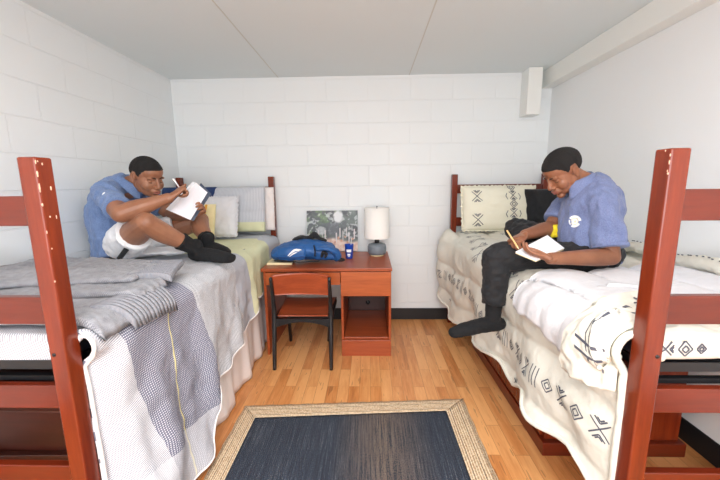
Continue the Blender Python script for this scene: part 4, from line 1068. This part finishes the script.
# shorts
b = B()
tube(b, [V((-1.64, 2.15, 1.055)), V((-1.64, 2.29, 1.055))], [(.105, .095)]*2, side=(1, 0, 0), k=1, seg=22)
for h_, k_ in ((hipN, knN), (hipF, knF)):
    tube(b, [h_.lerp(k_, .02), h_.lerp(k_, .15), h_.lerp(k_, .40), h_.lerp(k_, .60)], [.105, .108, .104, .104], k=4, seg=22, round_=False)
tube(b, [V((-1.55, 2.12, 1.01)), V((-1.30, 2.24, .995)), V((-1.22, 2.26, .990))], [(.10, .03), (.09, .02), (.05, .012)], side=(0, 1, 0), k=4, seg=18)
for v in b.verts: v.co.z = max(v.co.z, .972)
so = wrinkle(wrinkle(fuse(b, .006, 5), .014, 6, 6.1), .006, 13, 1, True)
shorts = obj('shorts', so, 'shorts', p1, True)
bb = B(); u1 = hipN.lerp(knN, .30); u2 = hipN.lerp(knN, .615); ax = (knN-hipN).normalized(); dn = unit(V((.35, -.9, -.35))-ax*V((.35, -.9, -.35)).dot(ax))
tube(bb, [u1+dn*.108-V((0, 0, .03)), u2+dn*.106-V((0, 0, .012))], [(.014, .004)]*2, side=ax.cross(dn), k=1, seg=10); obj('side_stripe', bb, 'blackcl', shorts, True)
# socks
for k_, a_, t_, f_ in ((knN, anN, toN, .66), (knF, anF, toF, .78)):
    b = B(); foot(b, a_, t_, V((-.25, 0, 1)) if a_ is anN else V((0, 0, 1)), .050)
    tube(b, [k_.lerp(a_, f_), k_.lerp(a_, .88), a_], [.053, .046, .043], k=3, seg=18, round_=False)
    s_o = obj('sock', wrinkle(fuse(b, .005, 4), .003, 26, 3), 'sock', p1, True)
    d_ = (a_-k_).normalized(); q = k_.lerp(a_, f_)
    bb = B(); tube(bb, [q-d_*.006, q+d_*.012], [.0555, .0545], k=1, seg=24, round_=False); obj('sock_cuff', fuse(bb, .005, 1), 'sock', s_o, True)
    if a_ is anF: bb = B(); ell(bb, q+d_*.03+V((.012, -.053, .006)), (.014, .004, .006), seg=10); obj('sock_mark', bb, 'whitepl', s_o, True)
# notepad held by the left man
def quad_block(name, q, th, mat, parent, uv=True):
    bm = B(); uvl = bm.loops.layers.uv.new('UVMap'); q = [V(x) for x in q]; n = (q[1]-q[0]).cross(q[3]-q[0]).normalized()
    a = [bm.verts.new(x) for x in q]; c = [bm.verts.new(x+n*th) for x in q]
    L1 = (q[1]-q[0]).length; L2 = (q[3]-q[0]).length; uvs = [(0, 0), (L1, 0), (L1, L2), (0, L2)]
    fs = [bm.faces.new(a[::-1]), bm.faces.new(c)]+[bm.faces.new((a[i], a[(i+1) % 4], c[(i+1) % 4], c[i])) for i in range(4)]
    for f in fs[:2]:
        for l in f.loops:
            k = (a.index(l.vert) if l.vert in a else c.index(l.vert)); l[uvl].uv = uvs[k]
    bmesh.ops.recalc_face_normals(bm, faces=bm.faces); me = bpy.data.meshes.new(name); bm.to_mesh(me); bm.free(); return link(name, me, mat, parent)
nb = thing('notepad', 'open white lined notepad held up by the man on the left bed', 'notepad', A(188, 200, 2.14))
Q = [A(170, 211, 2.12), A(190.5, 220, 2.17), A(207.5, 192.5, 2.26), A(196, 182.5, 2.20)]
quad_block('page_block', Q, .006, 'pagel', nb)
Q2 = [A(166, 209.5, 2.15), A(172, 212, 2.135), A(196, 183, 2.215), A(193, 182, 2.23)]
quad_block('turned_page', Q2, .003, 'paper', nb)
Q3 = [x+V((.008, .030, 0)) for x in [A(172, 213, 2.12), A(190, 221.5, 2.17), A(208, 194, 2.26), A(197.5, 183, 2.20)]]
quad_block('back_cover', Q3, .002, 'nbcover', nb)
pn_ = thing('pen', 'slim white pen in the hand of the man on the left bed', 'pen', A(170, 191, 2.04))
b = B(); tube(b, [A(173, 178.5, 2.03), A(181, 190, 2.075)], [.0042, .0042], k=1, seg=10, round_=False); obj('barrel', b, 'penw', pn_, True)
b = B(); tube(b, [A(181, 190, 2.075), A(182, 191.5, 2.08)], [.0038, .0008], k=1, seg=10, round_=False); obj('tip', b, 'metal_bk', pn_, True)
# ---- man on the right bed
p2 = thing('person', 'man in blue polo shirt and black trousers writing, seated on right bed edge', 'person', (1.25, 1.86, .96))
hipN, hipF = V((1.16, 1.775, 1.035)), V((1.14, 1.97, 1.045))
knN, anN = A(496, 257, 1.85), A(493, 319, 1.84)
toN = A(449, 327, 1.80)
knF, anF, toF = A(516, 229, 2.22), V((.95, 1.98, 1.045)), V((.86, 1.93, 1.03))
shN, shF = A(603, 203, 1.755), A(563, 207, 2.06)
elN, wrN = A(611, 257, 1.66), A(550, 258.5, 1.61)
elF, wrF = A(551, 228, 2.00), A(524, 235, 1.84)
H2 = headM(A(563.5, 172, 1.90), -174, 39, -3, .99)
nb0 = V((1.165, 1.90, 1.420))
b = B()
tube(b, [V((1.21, 1.87, 1.05)), V((1.215, 1.88, 1.18)), V((1.215, 1.885, 1.30)), V((1.20, 1.89, 1.38)), nb0], [(.13, .10), (.12, .09), (.13, .10), (.12, .08), (.07, .06)], side=(.2, 1, 0), k=4)
tube(b, [nb0, H2 @ V((-.035, 0, -.075)), H2 @ V((-.022, 0, -.03))], [.062, .057, .054], k=4, seg=20)
for s_, e_, w_ in ((shN, elN, wrN), (shF, elF, wrF)):
    tube(b, [s_, s_.lerp(e_, .5), e_], [.042, .046, .041], k=4); tube(b, [e_, e_.lerp(w_, .3), e_.lerp(w_, .7), w_], [.041, .043, .034, (.029, .024)], k=4)
for h_, k_, a_ in ((hipN, knN, anN), (hipF, knF, anF)):
    tube(b, [h_, h_.lerp(k_, .5), k_], [.065, .06, .045], k=4); tube(b, [k_, k_.lerp(a_, .3), a_], [.044, .042, .028], k=4)
for a_, t_ in ((anN, toN), (anF, toF)): tube(b, [a_, a_-V((0, 0, .02)), a_.lerp(t_, .5)-V((0, 0, .030)), a_.lerp(t_, .8)-V((0, 0, .035))], [.026, .022, .016, .012], k=3)
dN = unit(A(522, 251, 1.64)-wrN)
hand(b, wrN+dN*.0, dN, V((.05, .25, 1)), -1, (.25, .5, .4), .95, thumb_c=(.3, .2), tdir=dN*.8+V((0, .45, .35)))
dF = unit(A(508, 242, 1.76)-wrF)
hand(b, wrF+dF*.004, dF, V((.1, -.35, -1)), 1, ((.75, .9, .4), (.95, 1.1, .6), (1.1, 1.2, .7), (1.2, 1.25, .8)), 1.05, thumb_c=(.35, .3), tdir=dF*.8+V((.05, -.5, -.35)))
head_shapes(b, H2)
b = fuse(b, .0033, 3, .5); head_finish(b, H2)
me = bpy.data.meshes.new('body'); b.to_mesh(me); b.free(); body2 = link('body', me, 'skin2', p2, True)
head_parts(p2, H2, .75, 'skin2', .012, .35, .004)
# polo shirt
b = B()
tube(b, [V((1.205, 1.865, 1.0)), V((1.205, 1.87, 1.09)), V((1.212, 1.88, 1.20)), V((1.215, 1.885, 1.30)), V((1.200, 1.892, 1.385)), V((1.172, 1.898, 1.425))], [(.185, .150), (.178, .145), (.174, .138), (.176, .138), (.145, .108), (.080, .072)], side=(.2, 1, 0), k=5, seg=28, round_=False)
for s_, e_, f_ in ((shN, elN, .80), (shF, elF, .62)):
    mid = V((1.20, 1.89, 1.36)); q_ = 1 if s_ is shN else .80; tube(b, [mid.lerp(s_, .4), s_, s_.lerp(e_, .4), s_.lerp(e_, f_)], [.085*q_, .078*q_, .077*q_, .079*q_], k=4, seg=22, round_=False); ell(b, s_+V((.01, 0, -.005)), (.078*q_, .074*q_, .074*q_))
sh = wrinkle(wrinkle(fuse(b, .006, 5), .012, 6, 9.2), .012, 8, 7, True, (1.3, 1.3, .6))
shirt2 = obj('polo_shirt', sh, 'shirt2', p2, True)
for s_, e_, f_ in ((shN, elN, .80), (shF, elF, .62)):
    q_ = 1 if s_ is shN else .80
    cf = s_.lerp(e_, f_+.01); d_ = (e_-s_).normalized(); bb = B(); tube(bb, [cf-d_*.012, cf+d_*.008], [.0815*q_, .0810*q_], k=1, seg=28, round_=False); obj('sleeve_cuff', fuse(bb, .005, 1), 'shirt2', shirt2, True)
collar(shirt2, V((1.150, 1.900, 1.410)), unit(V((-.42, 0, .9))), V((-.9, -.15, -.45)), .069, .045, 'shirt2', .35, .45)
for k in range(2):
    ep, en = ray_on(shirt2, 570-1.5*k, 205+6*k)
    bb = B(); ell(bb, ep, (.0045, .0045, .002), en.to_track_quat('Z', 'Y').to_matrix(), 8); obj('button', bb, 'lampb', shirt2, True)
# trousers
b = B()
tube(b, [V((1.21, 1.79, 1.05)), V((1.21, 1.95, 1.05))], [(.120, .10)]*2, side=(1, 0, 0), k=1, seg=22)
tube(b, [hipN+(hipN-knN)*.1, hipN.lerp(knN, .2), hipN.lerp(knN, .6), knN, knN.lerp(anN, .08)], [(.098, .085), (.098, .085), (.088, .078), .072, .070], side=(0, 1, 0), k=4, seg=24)
tube(b, [knN, knN.lerp(anN, .10), knN.lerp(anN, .5), knN.lerp(anN, .75)], [.071, .072, .070, .066], k=4, seg=24, round_=False)
tube(b, [hipF+(hipF-knF)*.1, hipF.lerp(knF, .3), hipF.lerp(knF, .7), knF], [.095, .092, .082, .074], k=4, seg=24)
tube(b, [knF, knF.lerp(anF, .2), knF.lerp(anF, .6), anF], [.072, .074, .066, .055], k=4, seg=24)
for v in b.verts:
    if v.co.x > .84: v.co.z = max(v.co.z, .962)
tr = wrinkle(wrinkle(fuse(b, .006, 5), .014, 6, 3.3), .008, 12, 8, True, (1, 1, 1.4))
trou = obj('trousers', tr, 'pants', p2, True)
for a_, t_, k_ in ((anN, toN, knN), (anF, toF, knF)):
    b = B(); foot(b, a_, t_, V((0, 0, 1)))
    tube(b, [k_.lerp(a_, .62), k_.lerp(a_, .85), a_], [.048, .044, .043], k=3, seg=18, round_=False)
    obj('sock', wrinkle(fuse(b, .005, 4), .003, 26, 3), 'sock', p2, True)
# chest emblem: round white badge following the shirt
def on_shirt(sh_, o, d):
    ok, loc, nrm, _ = sh_.ray_cast(V(o)-sh_.matrix_world.translation, V(d)); return (loc+sh_.matrix_world.translation, nrm) if ok else (None, None)
bpy.context.view_layer.update()
bb = B()
def badge(px, py, rpx, mat_index):
    cc = [];
    def hit(u, v):
        o = V((0, 0, CAM['h'])); q = A(u, v, 1.8); d = (q-o).normalized(); dg = bpy.context.evaluated_depsgraph_get()
        mw = shirt2.matrix_world.inverted(); ok, loc, nrm, _ = shirt2.ray_cast(mw @ (q-d*.35), mw.to_3x3() @ d)
        return (shirt2.matrix_world @ loc, shirt2.matrix_world.to_3x3() @ nrm) if ok else (q, -d)
    c0, n0 = hit(px, py); t1 = V((0, 0, 1)); t1 = (t1-n0*t1.dot(n0)).normalized(); t2 = n0.cross(t1)
    return c0, n0, t1, t2, shirt2
c0, n0, t1, t2, _ = badge(575, 221.5, 4, 0)
def proj_on(p):
    mw = shirt2.matrix_world.inverted(); ok, loc, nrm, _ = shirt2.ray_cast(mw @ (p+n0*.06), mw.to_3x3() @ (-n0)); return (shirt2.matrix_world @ loc if ok else p)+n0*.0012
def patch(bm, pts, th=.0012):
    vs = [proj_on(c0+t1*a+t2*b) for b, a in pts]; cen = bm.verts.new(proj_on(c0+t1*(sum(a for _, a in pts)/len(pts))+t2*(sum(b for b, _ in pts)/len(pts))))
    vv = [bm.verts.new(p) for p in vs]
    for i in range(len(vv)): bm.faces.new((cen, vv[i], vv[(i+1) % len(vv)]))
def ringp(bm, r0, r1, a0=0, a1=2*PI, n=28, cx=0, cy=0):
    P0 = [bm.verts.new(proj_on(c0+t1*(cy+r0*math.sin(a0+(a1-a0)*i/n))+t2*(cx+r0*math.cos(a0+(a1-a0)*i/n)))) for i in range(n+1)]
    P1 = [bm.verts.new(proj_on(c0+t1*(cy+r1*math.sin(a0+(a1-a0)*i/n))+t2*(cx+r1*math.cos(a0+(a1-a0)*i/n)))) for i in range(n+1)]
    for i in range(n): bm.faces.new((P0[i], P0[i+1], P1[i+1], P1[i]))
ringp(bb, .020, .032, .5, 2.9); ringp(bb, .018, .031, 3.5, 5.2); ringp(bb, .006, .015, 0, 2*PI); ringp(bb, .022, .029, 5.5, 6.5)
for f in bb.faces: pass
obj('chest_emblem', bb, 'whitepl', shirt2, True)
bb = B(); ringp(bb, .0155, .019, .2, 5.8); ringp(bb, .001, .005); obj('chest_emblem_gold', bb, 'bookp', shirt2, True)
# paper pad and pencil
pd = thing('paper_pad', 'white paper pad on the lap of the man on the right bed', 'notepad', A(540, 250, 1.8))
Q = [A(515.5, 252.5, 1.66), A(536, 261, 1.60), A(564, 249, 1.72), A(547, 236, 1.86)]
quad_block('sheets', Q, .006, 'paper', pd)
quad_block('backing_board', [x-V((0, 0, .003)) for x in Q], -.002, 'bookp', pd)
pe = thing('pencil', 'yellow pencil in the writing hand of the man on the right bed', 'pencil', A(513, 240, 1.84))
b = B(); tube(b, [A(507, 230.5, 1.78), A(517.5, 247, 1.70)], [.0042, .0042], k=1, seg=6, round_=False); obj('shaft', b, 'pencil', pe)
b = B(); tube(b, [A(517.5, 247, 1.70), A(519, 249.5, 1.688)], [.004, .0006], k=1, seg=8, round_=False); obj('point', b, 'bookp', pe)
#ENDPEOPLE#
# ------------------------------------------------------------------ render look
sc = bpy.context.scene
w = bpy.data.worlds.new('world'); sc.world = w; w.use_nodes = True
w.node_tree.nodes['Background'].inputs[0].default_value = (.85, .92, 1, 1); w.node_tree.nodes['Background'].inputs[1].default_value = 1.0
vs = sc.view_settings; vs.view_transform = 'Standard'; vs.look = 'None'; vs.gamma = 1; vs.use_curve_mapping = False; vs.exposure = 0.6
sc.cycles.use_denoising = True; sc.cycles.max_bounces = 10; sc.cycles.diffuse_bounces = 7
